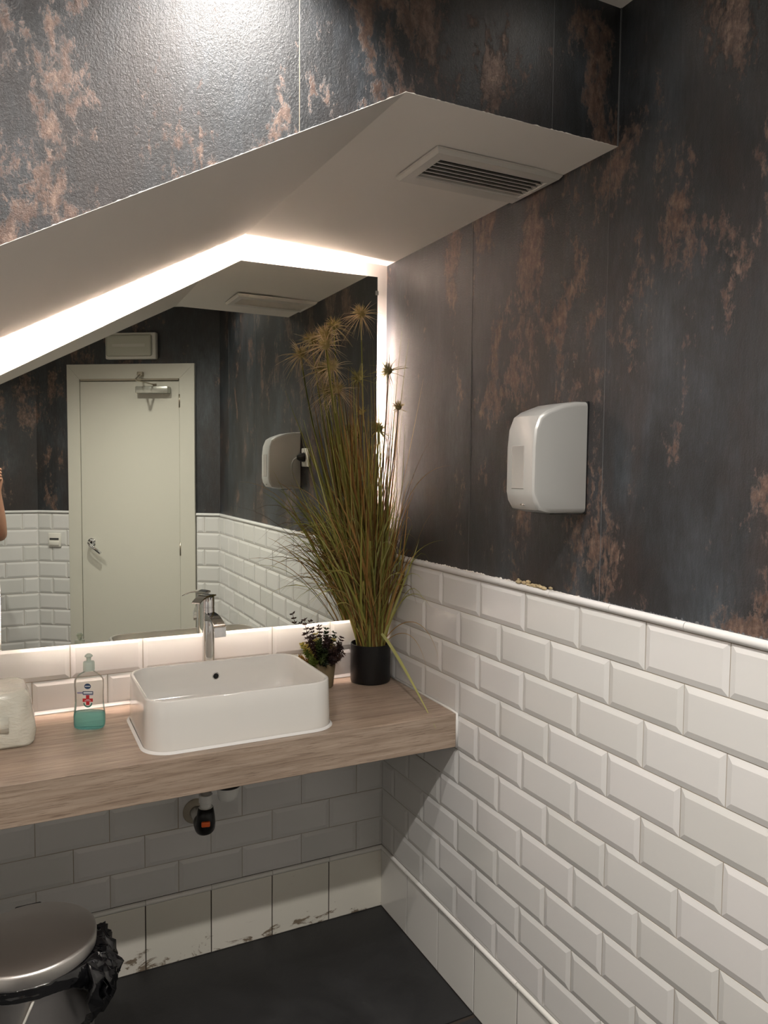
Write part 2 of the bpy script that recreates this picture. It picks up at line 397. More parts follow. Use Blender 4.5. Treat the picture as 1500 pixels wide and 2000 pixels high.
def tile_wall(parent, base, org, th, L, phase, excl=(), rows=range(1, 11), low=TILE, basemat=BTILE):
    J = 0.0019
    for r in rows:
        ph = phase+(0 if r % 2 else PW/2)
        for a, b in spans(L, ph, excl):
            place('tile', metro_mesh(b-a-J, PH-J, False, TILE), parent, org, th, a+J/2, TZ0-r*PH+J/2, 0.0022)
    for a, b in spans(L, phase+PW/2, excl):
        place('rail_tile', pencil_mesh(b-a-0.0012, RAILZ-TZ0-0.001, 0.011, TILE), parent, org, th, a+0.0006, TZ0+0.0005)
    for a, b in spans(L, phase, excl):
        place('baseboard_tile', metro_mesh(b-a-0.0032, 0.203, True, basemat), base, org, th, a+0.0016, 0.0015, 0.001)
        place('pencil_trim', pencil_mesh(b-a-0.0012, 0.0165, 0.010, BTILE), base, org, th, a+0.0006, 0.2060)
def grout(parent, base, org, th, L, excl=(), nm=''):
    segs = [(0, L)]
    for e0, e1 in excl: segs = [q for (p0, p1) in segs for q in ((p0, min(p1, e0)), (max(p0, e1), p1)) if q[1]-q[0] > 0]
    c, s = math.cos(th), math.sin(th); M = Matrix.Translation((org[0], org[1], 0))@Matrix.Rotation(th, 4, 'Z')
    bm = bmesh.new()
    for a, b in segs: add_box(bm, (a, -0.0012, 0.2245), (b, 0.001, TZ0+0.001))
    bm.transform(M); obj('grout', bm, GROUT, parent)
    bm = bmesh.new()
    for a, b in segs: add_box(bm, (a, -0.0012, 0.0), (b, 0.001, 0.2243))
    bm.transform(M); b_ = struct('baseboard_'+nm, bm, GROUTD, {'right': 'tiled skirting under the right wall', 'back': 'stained tiled skirting under the counter wall', 'door': 'tiled skirting beside the door', 'front': 'tiled skirting of the wall beside the door', 'left': 'tiled skirting of the left wall'}[nm])
    return b_
# door wall tiles are parented to the identity-space wall objects: keep wall_door at identity for its children
M_ = wall_door.matrix_basis.copy(); wall_door.data.transform(Matrix.Translation((A.x, A.y, 0))@Matrix.Rotation(TH_D, 4, 'Z')); wall_door.location = (0, 0, 0); wall_door.rotation_euler = (0, 0, 0)
dorg = (A.x, A.y)
DE = ((0.152, 0.987),)
for nm, w_, org, th, L, ph, ex, rows in (
    ('right', wall_right, (0, 0), -PI/2, 2.33, 0.3949, (), range(1, 11)),
    ('back', wall_back, (0, 0), PI, XL*-1, 0.0008, (), range(1, 11)),
    ('door', wall_door, dorg, TH_D, LD, 1.11, DE, range(1, 11)),
    ('front', wall_front, (-0.99, -3.02), PI, 1.01, 0.09, (), range(1, 11)),
    ('left', wall_left, (XL, -3.02), PI/2, 3.02, 0.1, (), range(1, 11))):
    if nm == 'back': org, th = (XL, 0), 0.0; ph = (2.0-0.0008) % PW
    b_ = grout(w_, None, org, th, L, ex, nm)
    tile_wall(w_, b_, org, th, L, ph, ex, rows, basemat=STILE if nm == 'back' else BTILE)
# crumbled filler on the rail, above the tiles
bm = bmesh.new(); rnd = random.Random(4)
for i in range(26):
    c = Vector((-0.003-rnd.random()*0.004, -0.83-rnd.gauss(0, 0.03), RAILZ+abs(rnd.gauss(0, 0.003))))
    bmesh.ops.create_icosphere(bm, subdivisions=1, radius=0.003+rnd.random()*0.004, matrix=Matrix.Translation(c)@Matrix.Diagonal((0.7, 1.8, 0.8, 1)))
tag(obj('filler_patch', bm, paint('beige_filler', (0.50, 0.40, 0.24), 0.9), wall_right, smooth=True))
ragged([(0, -0.02, RAILZ-0.002), (0, -1.0, RAILZ-0.002)], 0.003, (-0.004, 0, 0), CREAM, 'filler_line', wall_right, 8, 200)
ragged([(0, -1.0, RAILZ-0.002), (0, -2.3, RAILZ-0.002)], 0.004, (-0.0012, 0, 0), GREYSEAM, 'filler_line', wall_right, 9, 500)

# ---------------------------------------------------------------- worktop
ZT = 0.842
wt = obj('worktop', box((XL+0.003, -0.4962, 0.7435), (-0.0075, -0.0075, ZT), 0.0012, 1), WOOD)
tag(wt, 'thick wood-effect laminate worktop running under the mirror', 'worktop')
bead = add_tube(bmesh.new(), [(-0.0085, -0.497, 0.742), (-0.0085, -0.4965, ZT), (-0.008, -0.45, ZT+0.001), (-0.008, -0.01, ZT+0.001)], 0.0042, 8)
obj('silicone_bead', bead, SIL, wt, smooth=True)
prof = [(-0.0075, ZT), (-0.0135, ZT+0.0003), (-0.0110, ZT+0.0028), (-0.0085, ZT+0.0075), (-0.0075, ZT+0.0105)]
obj('silicone_bead', loft([[(x, y, z) for y, z in prof] for x in (XL+0.005, -0.012)], close=False), SIL, wt, smooth=True)

# ---------------------------------------------------------------- mirror with light strips
MY = -0.04
mz = lambda x: 2.176 if x > -0.516 else 2.176-0.5855*(-0.516-x)
XR, XLm, ZB = -0.0545, -1.187, 1.0425
pts = [(XR, ZB), (XR, 2.180), (-0.516, 2.176), (XLm, mz(XLm)), (XLm, ZB)]
bm = bmesh.new()
fr = [bm.verts.new((x, MY, z)) for x, z in pts]; bk = [bm.verts.new((x, MY+0.005, z)) for x, z in pts]
f0 = bm.faces.new(fr); f0.material_index = 0
g = bm.faces.new(bk[::-1]); g.material_index = 1
for i in range(5):
    q = bm.faces.new((fr[i], bk[i], bk[(i+1) % 5], fr[(i+1) % 5])); q.material_index = 1
bmesh.ops.recalc_face_normals(bm, faces=bm.faces[:])
mirror = empty('wall_mirror', (0, 0, 0)); tag(mirror, 'large frameless five-sided backlit mirror following the sloping ceiling above the basin', 'mirror')
obj('mirror_glass', bm, [MIRROR, MEDGE], mirror)
def led(a, b, nrm, name='light_strip', mat=None):
    a, b, nrm = Vector(a), Vector(b), Vector(nrm).normalized(); d = (b-a).normalized()
    bm = bmesh.new(); s = Vector((0, 1, 0))
    vs = [bm.verts.new(p+s*k*0.005+nrm*q) for p in (a, b) for k in (-1, 1) for q in (0, 0.003)]
    for f in ((0,1,3,2),(4,6,7,5),(0,4,5,1),(2,3,7,6),(0,2,6,4),(1,5,7,3)): bm.faces.new([vs[i] for i in f])
    bmesh.ops.recalc_face_normals(bm, faces=bm.faces[:])
    o = obj(name, bm, mat or LED, mirror); o['label'] = 'glowing warm white light strip'; return o
IN = 0.035; LY = -0.020
nsl = Vector((-0.5053, 0, 0.8630))
led((-0.13, LY, 2.178-IN), (-0.470, LY, 2.175-IN), (0, 0, 1))
def sp(x): return (x, LY, mz(x)-IN*1.16)
led(sp(-0.545), sp(-1.14), nsl)
led((XR-IN, LY, 2.02), (XR-IN, LY, 1.36), (1, 0, 0))
led((-0.12, LY, ZB+0.065), (-1.12, LY, ZB+0.065), (0, 0, -1), mat=LEDLOW)
led((XLm+IN, LY, 1.12), (XLm+IN, LY, 1.70), (-1, 0, 0))
# the batten frame that holds the glass off the wall
bm = bmesh.new()
for a, b in (((-0.14, -0.034, 1.12), (-0.17, -0.007, 2.08)), ((-1.05, -0.034, 1.12), (-1.08, -0.0, 1.74)), ((-0.17, -0.034, 1.30), (-1.05, 0, 1.33))):
    add_box(bm, (min(a[0], b[0]), min(a[1], b[1]), min(a[2], b[2])), (max(a[0], b[0]), max(a[1], b[1]), max(a[2], b[2])))
obj('batten_frame', bm, WPLA, mirror)
for z in (2.128, 1.10):
    bm = box((XR-0.007, MY-0.003, z-0.007), (XR+0.003, MY+0.008, z+0.007), 0.001)
    obj('mirror_clip', bm, Mat('clip', (0.6, 0.6, 0.58), 0.3).m, mirror)

# ---------------------------------------------------------------- ventilation grille on the bulkhead
vent = empty('ventilation_grille', (-0.17, -0.813, ZS)); tag(vent, 'white rectangular ventilation grille with dark slots on the bulkhead underside', 'vent')
def vb(a, b, bevel=0.0): return box(Vector(a)-Vector(vent.location), Vector(b)-Vector(vent.location), bevel)
fx0, fx1, fy0, fy1 = -0.337, -0.003, -0.909, -0.716; ix0, ix1, iy0, iy1 = -0.307, -0.0205, -0.871, -0.7625
bm = bmesh.new()
O = [(fx0, fy0), (fx1, fy0), (fx1, fy1), (fx0, fy1)]; I = [(ix0, iy0), (ix1, iy0), (ix1, iy1), (ix0, iy1)]
L_ = vent.location
def ring(P, z, g=0): return [bm.verts.new((x-L_.x+(g if i in (0, 3) else -g), y-L_.y+(g if i in (0, 1) else -g), z-L_.z)) for i, (x, y) in enumerate(P)]
r = [ring(O, ZS+0.001), ring(O, ZS-0.004), ring(O, ZS-0.011, 0.006), ring(I, ZS-0.011, -0.002), ring(I, ZS-0.008), ring(I, ZS+0.001)]
for a, b in zip(r, r[1:]):
    for k_ in range(4): bm.faces.new((a[k_], a[(k_+1) % 4], b[(k_+1) % 4], b[k_]))
bmesh.ops.recalc_face_normals(bm, faces=bm.faces[:])
VW = Mat('grille_enamel', (0.70, 0.67, 0.62), 0.4).m
obj('grille_frame', bm, VW, vent)
obj('duct_back', vb((ix0, iy0, ZS-0.0012), (ix1, iy1, ZS-0.0002)), DARK, vent)
n = 6; pitch = (iy1-iy0)/n
for i in range(1, n):
    y = iy0+i*pitch
    bm = bmesh.new()
    a = [(ix0, y-0.0032, ZS-0.0095), (ix1, y-0.0032, ZS-0.0095), (ix1, y+0.0040, ZS-0.0020), (ix0, y+0.0040, ZS-0.0020)]
    lo = [bm.verts.new(Vector(p)-L_) for p in a]; hi = [bm.verts.new(Vector(p)-L_+Vector((0, 0.0016, -0.0012))) for p in a]
    bm.faces.new(lo); bm.faces.new(hi[::-1])
    for k_ in range(4): bm.faces.new((lo[k_], lo[(k_+1) % 4], hi[(k_+1) % 4], hi[k_]))
    bmesh.ops.recalc_face_normals(bm, faces=bm.faces[:])
    obj('slat', bm, VW, vent)
# ---------------------------------------------------------------- basin
def make_basin():
    t = empty('wash_basin', (-0.622, -0.285, ZT)); o = Vector((-0.622, -0.285, 0))
    def R(x0, x1, y0, y1, r, z): return [(p[0]-o.x, p[1]-o.y, p[2]-ZT) for p in rrect(x0, x1, y0, y1, r, z, 10)]
    X0, X1, Ya, Yb = -0.868, -0.375, -0.459, -0.106; zr = 0.973
    ou = [(0.000, 0.000, ZT+0.001), (0.0, 0, ZT+0.03), (-0.001, 0, 0.9), (-0.003, 0, 0.955), (-0.003, 0, zr-0.003), (-0.0005, 0, zr), ]
    rings = []
    for d, _, z in ((0.003, 0, ZT+0.0005), (0.003, 0, ZT+0.03), (0.0015, 0, 0.93), (0.0, 0, zr-0.004), (-0.0012, 0, zr-0.001), (-0.003, 0, zr), (-0.0065, 0, zr), (-0.0085, 0, zr-0.001), (-0.0098, 0, zr-0.004)):
        rings.append(R(X0-d, X1+d, Ya-d, Yb+d, 0.062+d, z))
    for d, r_, z in ((0.012, 0.052, 0.94), (0.015, 0.05, 0.905), (0.021, 0.05, 0.882), (0.034, 0.05, 0.866), (0.06, 0.05, 0.8595), (0.11, 0.04, 0.857), (0.15, 0.02, 0.856)):
        rings.append(R(X0+d, X1-d, Ya+d, Yb-d, r_, z))
    b = obj('bowl', loft(rings, cap1=True), CER, t, smooth=True)
    s = [R(X0-0.004, X1+0.004, Ya-0.004, Yb+0.004, 0.066, ZT+0.006), R(X0-0.0085, X1+0.0085, Ya-0.0085, Yb+0.0085, 0.070, ZT+0.0035), R(X0-0.011, X1+0.011, Ya-0.011, Yb+0.011, 0.073, ZT+0.0004)]
    obj('silicone_bead', loft(s), SIL, t, smooth=True)
    hy = Yb-0.0135; c = Vector((-0.618, hy, 0.928))-Vector((o.x, o.y, ZT))
    rg = []
    for rr, yy in ((0.0110, 0.003), (0.0112, -0.001), (0.0102, -0.0028), (0.0085, -0.0028), (0.0076, -0.001), (0.0074, 0.003)):
        rg.append([(c.x+rr*math.cos(2*PI*q/28), c.y+yy, c.z+rr*math.sin(2*PI*q/28)) for q in range(28)])
    ov = obj('overflow_ring', loft(rg), CHROME, t, smooth=True)
    obj('overflow_hole', loft([[(c.x+rr*math.cos(2*PI*q/28), c.y+yy, c.z+rr*math.sin(2*PI*q/28)) for q in range(28)] for rr, yy in ((0.0078, 0.001), (0.0078, -0.0006))], cap0=True, cap1=True), DARK, ov)
    d = lathe([(0.0, 0.022), (0.020, 0.0215), (0.027, 0.0195), (0.031, 0.0165), (0.032, 0.0145)], (0, 0), 32)
    obj('drain_cover', d, CHROME, t, smooth=True)
    tag(t, 'white rounded rectangular countertop basin with overflow hole', 'basin')
make_basin()
# ---------------------------------------------------------------- tap
def make_tap():
    t = empty('basin_tap', (-0.629, -0.076, ZT)); tag(t, 'tall chrome single-lever tap standing behind the basin', 'tap')
    r = 0.0186
    obj('body', lathe([(0.0, 0.0002), (0.024, 0.0002), (0.024, 0.004), (r, 0.006), (r, 0.286), (r-0.001, 0.2865), (r-0.001, 0.2885), (r, 0.289), (r, 0.316), (r-0.001, 0.319), (0, 0.3195)], (0, 0), 40), CHROME, t, auto=40)
    # spout: flat bent channel
    sp_ = [(0.010, 0.268, 0.018), (0.028, 0.267, 0.012), (0.050, 0.262, 0.008), (0.070, 0.250, 0.007), (0.080, 0.238, 0.008), (0.083, 0.222, 0.012)]
    def strip(path, wid, ang, name, par, mat=CHROME):
        ca, sa = math.cos(ang), math.sin(ang); d = Vector((ca, sa, 0)); s = Vector((-sa, ca, 0)); rings = []
        for (u, z, th), wd in zip(path, wid):
            p = d*u+Vector((0, 0, z))
            rings.append([p-s*wd+Vector((0, 0, th*0.4)), p+s*wd+Vector((0, 0, th*0.4)), p+s*wd-Vector((0, 0, th*0.6)), p-s*wd-Vector((0, 0, th*0.6))])
        bm = loft(rings, cap0=True, cap1=True); bmesh.ops.recalc_face_normals(bm, faces=bm.faces[:])
        bmesh.ops.bevel(bm, geom=[e for e in bm.edges], offset=0.0009, segments=2, affect='EDGES')
        return obj(name, bm, mat, par, auto=35)
    strip([(0.008, 0.262, 0.026), (0.034, 0.263, 0.020), (0.060, 0.261, 0.013), (0.082, 0.253, 0.010), (0.096, 0.241, 0.016), (0.101, 0.231, 0.030)], [0.0155, 0.016, 0.0165, 0.017, 0.0175, 0.018], math.radians(-84), 'spout', t)
    lv = strip([(-0.0185, 0.3215, 0.0055), (0.0, 0.3235, 0.006), (0.018, 0.3240, 0.005), (0.035, 0.3210, 0.004), (0.050, 0.3155, 0.0035), (0.064, 0.3080, 0.003)], [0.0165, 0.0185, 0.0175, 0.016, 0.0155, 0.015], math.radians(-138), 'lever', t)
make_tap()
# ---------------------------------------------------------------- soap bottle
CLR = thin_clear('clear_pet'); 
LIQ = Mat('teal_soap', (0.34, 0.78, 0.76), 0.05, trans=0.75, ior=1.15).m
GCAP = Mat('green_white_cap', (0.52, 0.60, 0.53), 0.35).m
def make_bottle():
    t = empty('soap_bottle', (-0.9765, -0.180, ZT+0.0003), math.radians(-24)); tag(t, 'clear soap bottle with teal liquid, pale green cap and red cross label', 'bottle')
    def ring(wx, wy, z, n=36, e=2.6):
        out = []
        for k in range(n):
            a = 2*PI*k/n; c, s = math.cos(a), math.sin(a)
            out.append((wx*math.copysign(abs(c)**(2/e), c), wy*math.copysign(abs(s)**(2/e), s), z))
        return out
    prof = [(0.033, 0.019, 0.0), (0.0395, 0.0225, 0.004), (0.041, 0.0237, 0.014), (0.0415, 0.0240, 0.035), (0.0390, 0.0228, 0.055), (0.0375, 0.0218, 0.075), (0.0372, 0.0213, 0.095), (0.0385, 0.0217, 0.118), (0.0380, 0.0212, 0.132), (0.0320, 0.019, 0.144), (0.022, 0.016, 0.151), (0.0145, 0.0130, 0.155), (0.0125, 0.0125, 0.158), (0.0125, 0.0125, 0.161)]
    obj('bottle_body', loft([ring(a, b, z, e=2.7 if z < 0.14 else 2.2) for a, b, z in prof], cap0=True), CLR, t, smooth=True)
    k = 0.965
    obj('liquid', loft([ring(a*k, b*k, z+0.001, e=2.7) for a, b, z in prof[:4]]+[ring(0.0408*k, 0.0234*k, 0.044)], cap0=True, cap1=True), LIQ, t, smooth=True)
    cap = lathe([(0.0, 0.158), (0.0150, 0.158), (0.0152, 0.160), (0.0146, 0.180), (0.0135, 0.182), (0.008, 0.183), (0.0062, 0.184), (0.0060, 0.192), (0.0068, 0.194), (0.0100, 0.1955), (0.0103, 0.1975), (0.0085, 0.200), (0.004, 0.2035), (0.0, 0.2040)], (0, 0), 32)
    obj('cap', cap, GCAP, t, auto=50)
    # printed label pieces on the front face
    fy = -0.0222
    NAVY = Mat('label_navy', (0.012, 0.045, 0.11), 0.4).m; RED = Mat('label_red', (0.52, 0.018, 0.025), 0.4).m; LW = Mat('label_white', (0.75, 0.78, 0.82), 0.4).m
    LAV = Mat('label_lavender', (0.28, 0.27, 0.42), 0.5).m; GRN = Mat('label_green', (0.06, 0.20, 0.16), 0.4).m
    def flat(pts, mat, name, y=fy, dz=0.0):
        bm = bmesh.new(); a = [bm.verts.new((x, y, z)) for x, z in pts]; b = [bm.verts.new((x, y-0.0003, z)) for x, z in pts]
        bm.faces.new(a); bm.faces.new(b[::-1])
        for i in range(len(pts)): bm.faces.new((a[i], a[(i+1) % len(pts)], b[(i+1) % len(pts)], b[i]))
        bmesh.ops.recalc_face_normals(bm, faces=bm.faces[:])
        o = obj(name, bm, mat, t); return o
    def R(x0, z0, x1, z1): return [(x0, z0), (x1, z0), (x1, z1), (x0, z1)]
    cx = 0.0035
    flat([(cx+0.0088*math.cos(a*PI/12), 0.1205+0.0075*math.sin(a*PI/12)) for a in range(24)]+[], NAVY, 'label_badge')
    flat(R(cx-0.007, 0.1197, cx+0.0068, 0.1215), LW, 'label_print', fy-0.0004)
    flat(R(cx-0.013, 0.0985, cx+0.0145, 0.107), NAVY, 'label_band'); flat(R(cx-0.011, 0.1008, cx+0.0125, 0.1050), LW, 'label_print', fy-0.0004)
    flat(R(cx-0.013, 0.0965, cx+0.0145, 0.0982), LAV, 'label_print')
    flat(R(cx-0.028, 0.1000, cx-0.0135, 0.1045), LAV, 'label_print', -0.0205)
    a, b = 0.0045, 0.0135; zc = 0.083
    flat([(cx-a, zc-b), (cx+a, zc-b), (cx+a, zc-a), (cx+b, zc-a), (cx+b, zc+a), (cx+a, zc+a), (cx+a, zc+b), (cx-a, zc+b), (cx-a, zc+a), (cx-b, zc+a), (cx-b, zc-a), (cx-a, zc-a)], RED, 'label_cross')
    flat(R(cx-0.004, zc+0.0012, cx+0.005, zc+0.0022), LW, 'label_print', fy-0.0004); flat(R(cx-0.008, zc-0.0020, cx+0.008, zc-0.0010), LW, 'label_print', fy-0.0004)
    # two cupped hands emblem under the cross
    for s_ in (-1, 1):
        P = [(cx+s_*(0.012*math.cos(q*PI/14)), 0.0755-0.0125*math.sin(q*PI/14)) for q in range(0, 8)]
        P += [(cx+s_*(0.0085*math.cos(q*PI/14)), 0.0760-0.0085*math.sin(q*PI/14)) for q in range(7, -1, -1)]
        flat(P, GRN, 'label_emblem', fy+0.0002)
make_bottle()
# ---------------------------------------------------------------- pack of paper towels in plastic
def make_pack():
    t = empty('paper_towel_pack', (-1.262, -0.165, ZT+0.001), math.radians(0)); tag(t, 'crumpled white plastic-wrapped pack of paper towels at the left end of the worktop', 'paper towels')
    def nz(p, s, a):
        from mathutils import noise
        return noise.noise(Vector(p)*s)*a
    rings = []; hx, hy = 0.152, 0.096
    for z, k, r in ((0.0, 0.955, 0.03), (0.006, 0.99, 0.04), (0.03, 1.0, 0.045), (0.055, 0.985, 0.045), (0.075, 0.955, 0.045), (0.088, 0.93, 0.045), (0.10, 0.925, 0.05), (0.112, 0.92, 0.05), (0.125, 0.90, 0.05), (0.135, 0.85, 0.05), (0.140, 0.76, 0.05), (0.141, 0.5, 0.03), (0.142, 0.2, 0.01)):
        rg = []
        for p in rrect(-hx*k, hx*k, -hy*k, hy*k, r*k, z, 12):
            q = Vector(p); am = 0.0 if z < 0.003 else 1.0
            d = Vector((q.x, q.y, 0)).normalized() if k > 0.3 else Vector((0, 0, 0))
            q += d*am*(nz(q, 26, 0.006)+nz(q*1.0+Vector((3, 1, 2)), 60, 0.0028)+0.0016*math.sin(q.z*260+q.x*30))
            if z > 0.13: q.z += nz(q, 30, 0.006)
            rg.append(q)
        rings.append(rg)
    M = Mat('plastic_wrap', (0.74, 0.72, 0.62), 0.22, spec=0.6); M.b.inputs['Coat Weight'].default_value = 0.6
    M.bump(M.noise(M.pos((1, 1, 3)), 30, 5, 0.6, 1.0), 0.5, 0.006)
    obj('wrapper', loft(rings, cap0=True, cap1=True), M.m, t, smooth=True)
    # loose flap of film across the front
    fl = [[(x, -0.095-0.002*math.sin(i*0.8)+nz((x, i, 0), 9, 0.003), 0.088-0.018*(i/8)+0.012*math.sin(x*20)), (x, -0.099-0.002*math.sin(i*0.8), 0.058-0.026*(i/8)+0.01*math.sin(x*24))] for i, x in enumerate([-0.15+0.03*q for q in range(9)])]
    bm = loft(fl, close=False); o = obj('wrapper_flap', bm, M.m, t, smooth=True); s = o.modifiers.new('s', 'SOLIDIFY'); s.thickness = 0.0008
make_pack()
# ---------------------------------------------------------------- hand dryer and its socket
def make_dryer():
    y0, y1 = -1.013, -0.911; t = empty('hand_dryer', (0, (y0+y1)/2, 1.453)); tag(t, 'silver-grey box-shaped hand dryer mounted on the dark wallpaper', 'hand dryer')
    P = [(-0.001, 1.453), (-0.10, 1.4545), (-0.1335, 1.462), (-0.1455, 1.480), (-0.1500, 1.500), (-0.1500, 1.600), (-0.1455, 1.640), (-0.1335, 1.668), (-0.115, 1.680), (-0.07, 1.696), (-0.03, 1.7025), (-0.001, 1.703)]
    hw = (y1-y0)/2
    def ringy(y, inset): 
        out = []
        cx, cz = -0.06, 1.578
        for x, z in P:
            if x < -0.003:
                d = Vector((x-cx, z-cz)); d = d*(1-inset/d.length); x, z = cx+d.x, cz+d.y
                if x > -0.003: x = -0.001
            elif inset: z = z+(-inset if z > 1.6 else inset)
            out.append((x, y, z-1.453))
        return out
    rings = [ringy(-hw, 0.012), ringy(-hw+0.0012, 0.006), ringy(-hw+0.005, 0.0015), ringy(-hw+0.011, 0.0), ringy(hw-0.011, 0), ringy(hw-0.005, 0.0015), ringy(hw-0.0012, 0.006), ringy(hw, 0.012)]
    bm = loft(rings, cap0=True, cap1=True); bmesh.ops.recalc_face_normals(bm, faces=bm.faces[:])
    obj('casing', bm, GPLA, t, auto=30)
    obj('front_window', box((-0.1512, -0.018, 0.055), (-0.149, 0.026, 0.150), 0.0008, 1), GPLAD, t)
    bm = bmesh.new(); bmesh.ops.create_uvsphere(bm, u_segments=20, v_segments=10, radius=0.009, matrix=Matrix.Translation((-0.1410, -0.004, 0.020))@Matrix.Diagonal((0.35, 1, 0.35, 1)))
    obj('badge', bm, CHROME, t, smooth=True)
    obj('back_plate', box((-0.0035, -hw-0.0008, -0.001), (0.0, hw+0.0008, 0.251), 0.001, 1), BPLA, t)
    obj('air_outlet', box((-0.085, -0.030, -0.0015), (-0.035, 0.030, 0.004), 0.001, 1), BPLA, t)
make_dryer()
def make_socket():
    t = empty('power_socket', (0, -0.842, 1.592)); tag(t, 'small cream wall socket beside the hand dryer, seen in the mirror', 'socket')
    obj('plate', box((-0.010, -0.040, -0.040), (0, 0.040, 0.040), 0.004, 3), WPLA, t, auto=40)
    obj('rim', lathe([(0.026, 0.0), (0.026, 0.003), (0.0225, 0.003), (0.0215, -0.004)], (0, 0), 32), WPLA, t, smooth=True).matrix_local = Matrix.Translation((-0.0125+0.003, 0, 0))@Matrix.Rotation(-PI/2, 4, 'Y')
    p = empty('power_cable', (-0.0100, -0.842, 1.592)); tag(p, 'grey cable with a black plug running from the wall socket to the hand dryer', 'cable')
    obj('plug', lathe([(0, 0), (0.019, 0), (0.0195, 0.010), (0.016, 0.022), (0.009, 0.034), (0, 0.036)], (0, 0), 28), BPLA, p, auto=40).matrix_local = Matrix.Rotation(-PI/2, 4, 'Y')
    pts = [(-0.033, -0.842, 1.592), (-0.046, -0.845, 1.590), (-0.056, -0.856, 1.580), (-0.058, -0.870, 1.560), (-0.054, -0.884, 1.535), (-0.047, -0.893, 1.515), (-0.040, -0.900, 1.500), (-0.036, -0.9065, 1.494)]
    o = obj('cord', tube([Vector(q)-p.location for q in pts], 0.0036, 10), Mat('grey_cord', (0.42, 0.42, 0.40), 0.5).m, p, smooth=True)
make_socket()

# ---------------------------------------------------------------- pedal bin
def make_bin():
    cx, cy = -1.137, -0.462; t = empty('pedal_bin', (cx, cy, 0)); R = 0.138
    tag(t, 'brushed steel pedal bin with a round lid, standing under the worktop', 'bin')
    obj('bin_body', lathe([(0, 0.001), (R, 0.001), (R+0.002, 0.004), (R+0.002, 0.022), (R-0.002, 0.026), (R-0.002, 0.412), (R, 0.415), (R-0.006, 0.4152), (R-0.008, 0.41), (R-0.008, 0.03), (0, 0.03)], (0, 0), 64), STEEL, t, auto=40)
    obj('base_ring', lathe([(R+0.002, 0.0), (R+0.005, 0.0005), (R+0.005, 0.018), (R+0.002, 0.020)], (0, 0), 64), BPLA, t, smooth=True)
    obj('lid', lathe([(R+0.002, 0.434), (R+0.006, 0.434), (R+0.0065, 0.459), (R+0.0045, 0.4635), (R+0.000, 0.4655), (R*0.6, 0.4668), (0, 0.4672)], (0, 0), 72), STEEL, t, auto=50)
    obj('hinge', box((-0.03, 0.128, 0.40), (0.03, 0.152, 0.462), 0.004), BPLA, t, auto=40)
    a = math.radians(-100)
    obj('pedal', box((-0.03, -R-0.045, 0.008), (0.03, -R+0.01, 0.016), 0.002), BPLA, t)
    # bucket handle hanging on the front, as the photo's pale wire
    pts = [(R*1.025*math.cos(q), R*1.025*math.sin(q), 0.408-0.17*math.sin((q-math.radians(180))/math.radians(92)*PI)) for q in [math.radians(180+92*i/22) for i in range(23)]]
    obj('carry_handle', tube(pts, 0.0028, 8), WPLA, t, smooth=True)
    # black liner folded out over the rim and bunched on the right side
    bag = empty('bin_bag', (cx, cy, 0.41)); tag(bag, 'black plastic bin bag folded over the rim of the pedal bin', 'bin bag')
    from mathutils import noise
    M = Mat('black_film', (0.006, 0.006, 0.007), 0.13, spec=1.0); M.bump(M.noise(M.pos(), 26, 2, 0.5, 1.2), 0.35, 0.006)
    rings = []; n = 150; levels = 16
    for j in range(levels+1):
        v = j/levels; rg = []
        for i in range(n):
            a = 2*PI*i/n; da = (a-math.radians(-12)+PI) % (2*PI)-PI
            bunch = math.exp(-(da/0.52)**2); L = 0.030+0.118*bunch
            out = 0.004+0.036*bunch*math.sin(PI*min(1, v*1.02))**0.8
            s = v*L
            crn = noise.noise(Vector((math.cos(a)*7, math.sin(a)*7, v*2.2)))
            cr2 = noise.noise(Vector((math.cos(a)*21, math.sin(a)*21, v*5+4)))
            r = R+0.0035+out*(1.0+0.45*crn)+(0.003+0.012*bunch)*(abs(crn)+0.7*abs(cr2))*min(1, v*4)
            z = 0.027-s+0.016*bunch*crn+0.008*cr2*v*bunch
            if v == 0: r, z = R-0.0, 0.0075+0.012
            rg.append((r*math.cos(a), r*math.sin(a), z))
        rings.append(rg)
    o = obj('bag_cuff', loft(rings), M.m, bag, smooth=True); o.modifiers.new('s', 'SOLIDIFY').thickness = 0.0006
    rnd = random.Random(12)
    for q in range(7):
        bm = bmesh.new(); a0 = math.radians(-12)+rnd.uniform(-0.55, 0.45); rg = []
        for j in range(9):
            v = j/8; wd = 0.034*math.sin(PI*(0.12+0.8*v)); cc = Vector((math.cos(a0+0.12*v*rnd.uniform(-1, 1)), math.sin(a0), 0))
            base = Vector((cc.x, cc.y, 0))*(R+0.014+0.026*math.sin(PI*v)+0.01*rnd.random())+Vector((0, 0, 0.015-0.135*v+0.012*rnd.random()))
            tn = Vector((-cc.y, cc.x, 0.35*rnd.uniform(-1, 1)))
            rg.append([base+tn*wd*(k_/5-0.5)*2+Vector((cc.x, cc.y, 0))*0.012*math.sin(k_*2.1+q+v*4) for k_ in range(6)])
        bm = loft(rg, close=False)
        o = obj('bag_fold', bm, M.m, bag, smooth=True); o.modifiers.new('s', 'SOLIDIFY').thickness = 0.0006
make_bin()
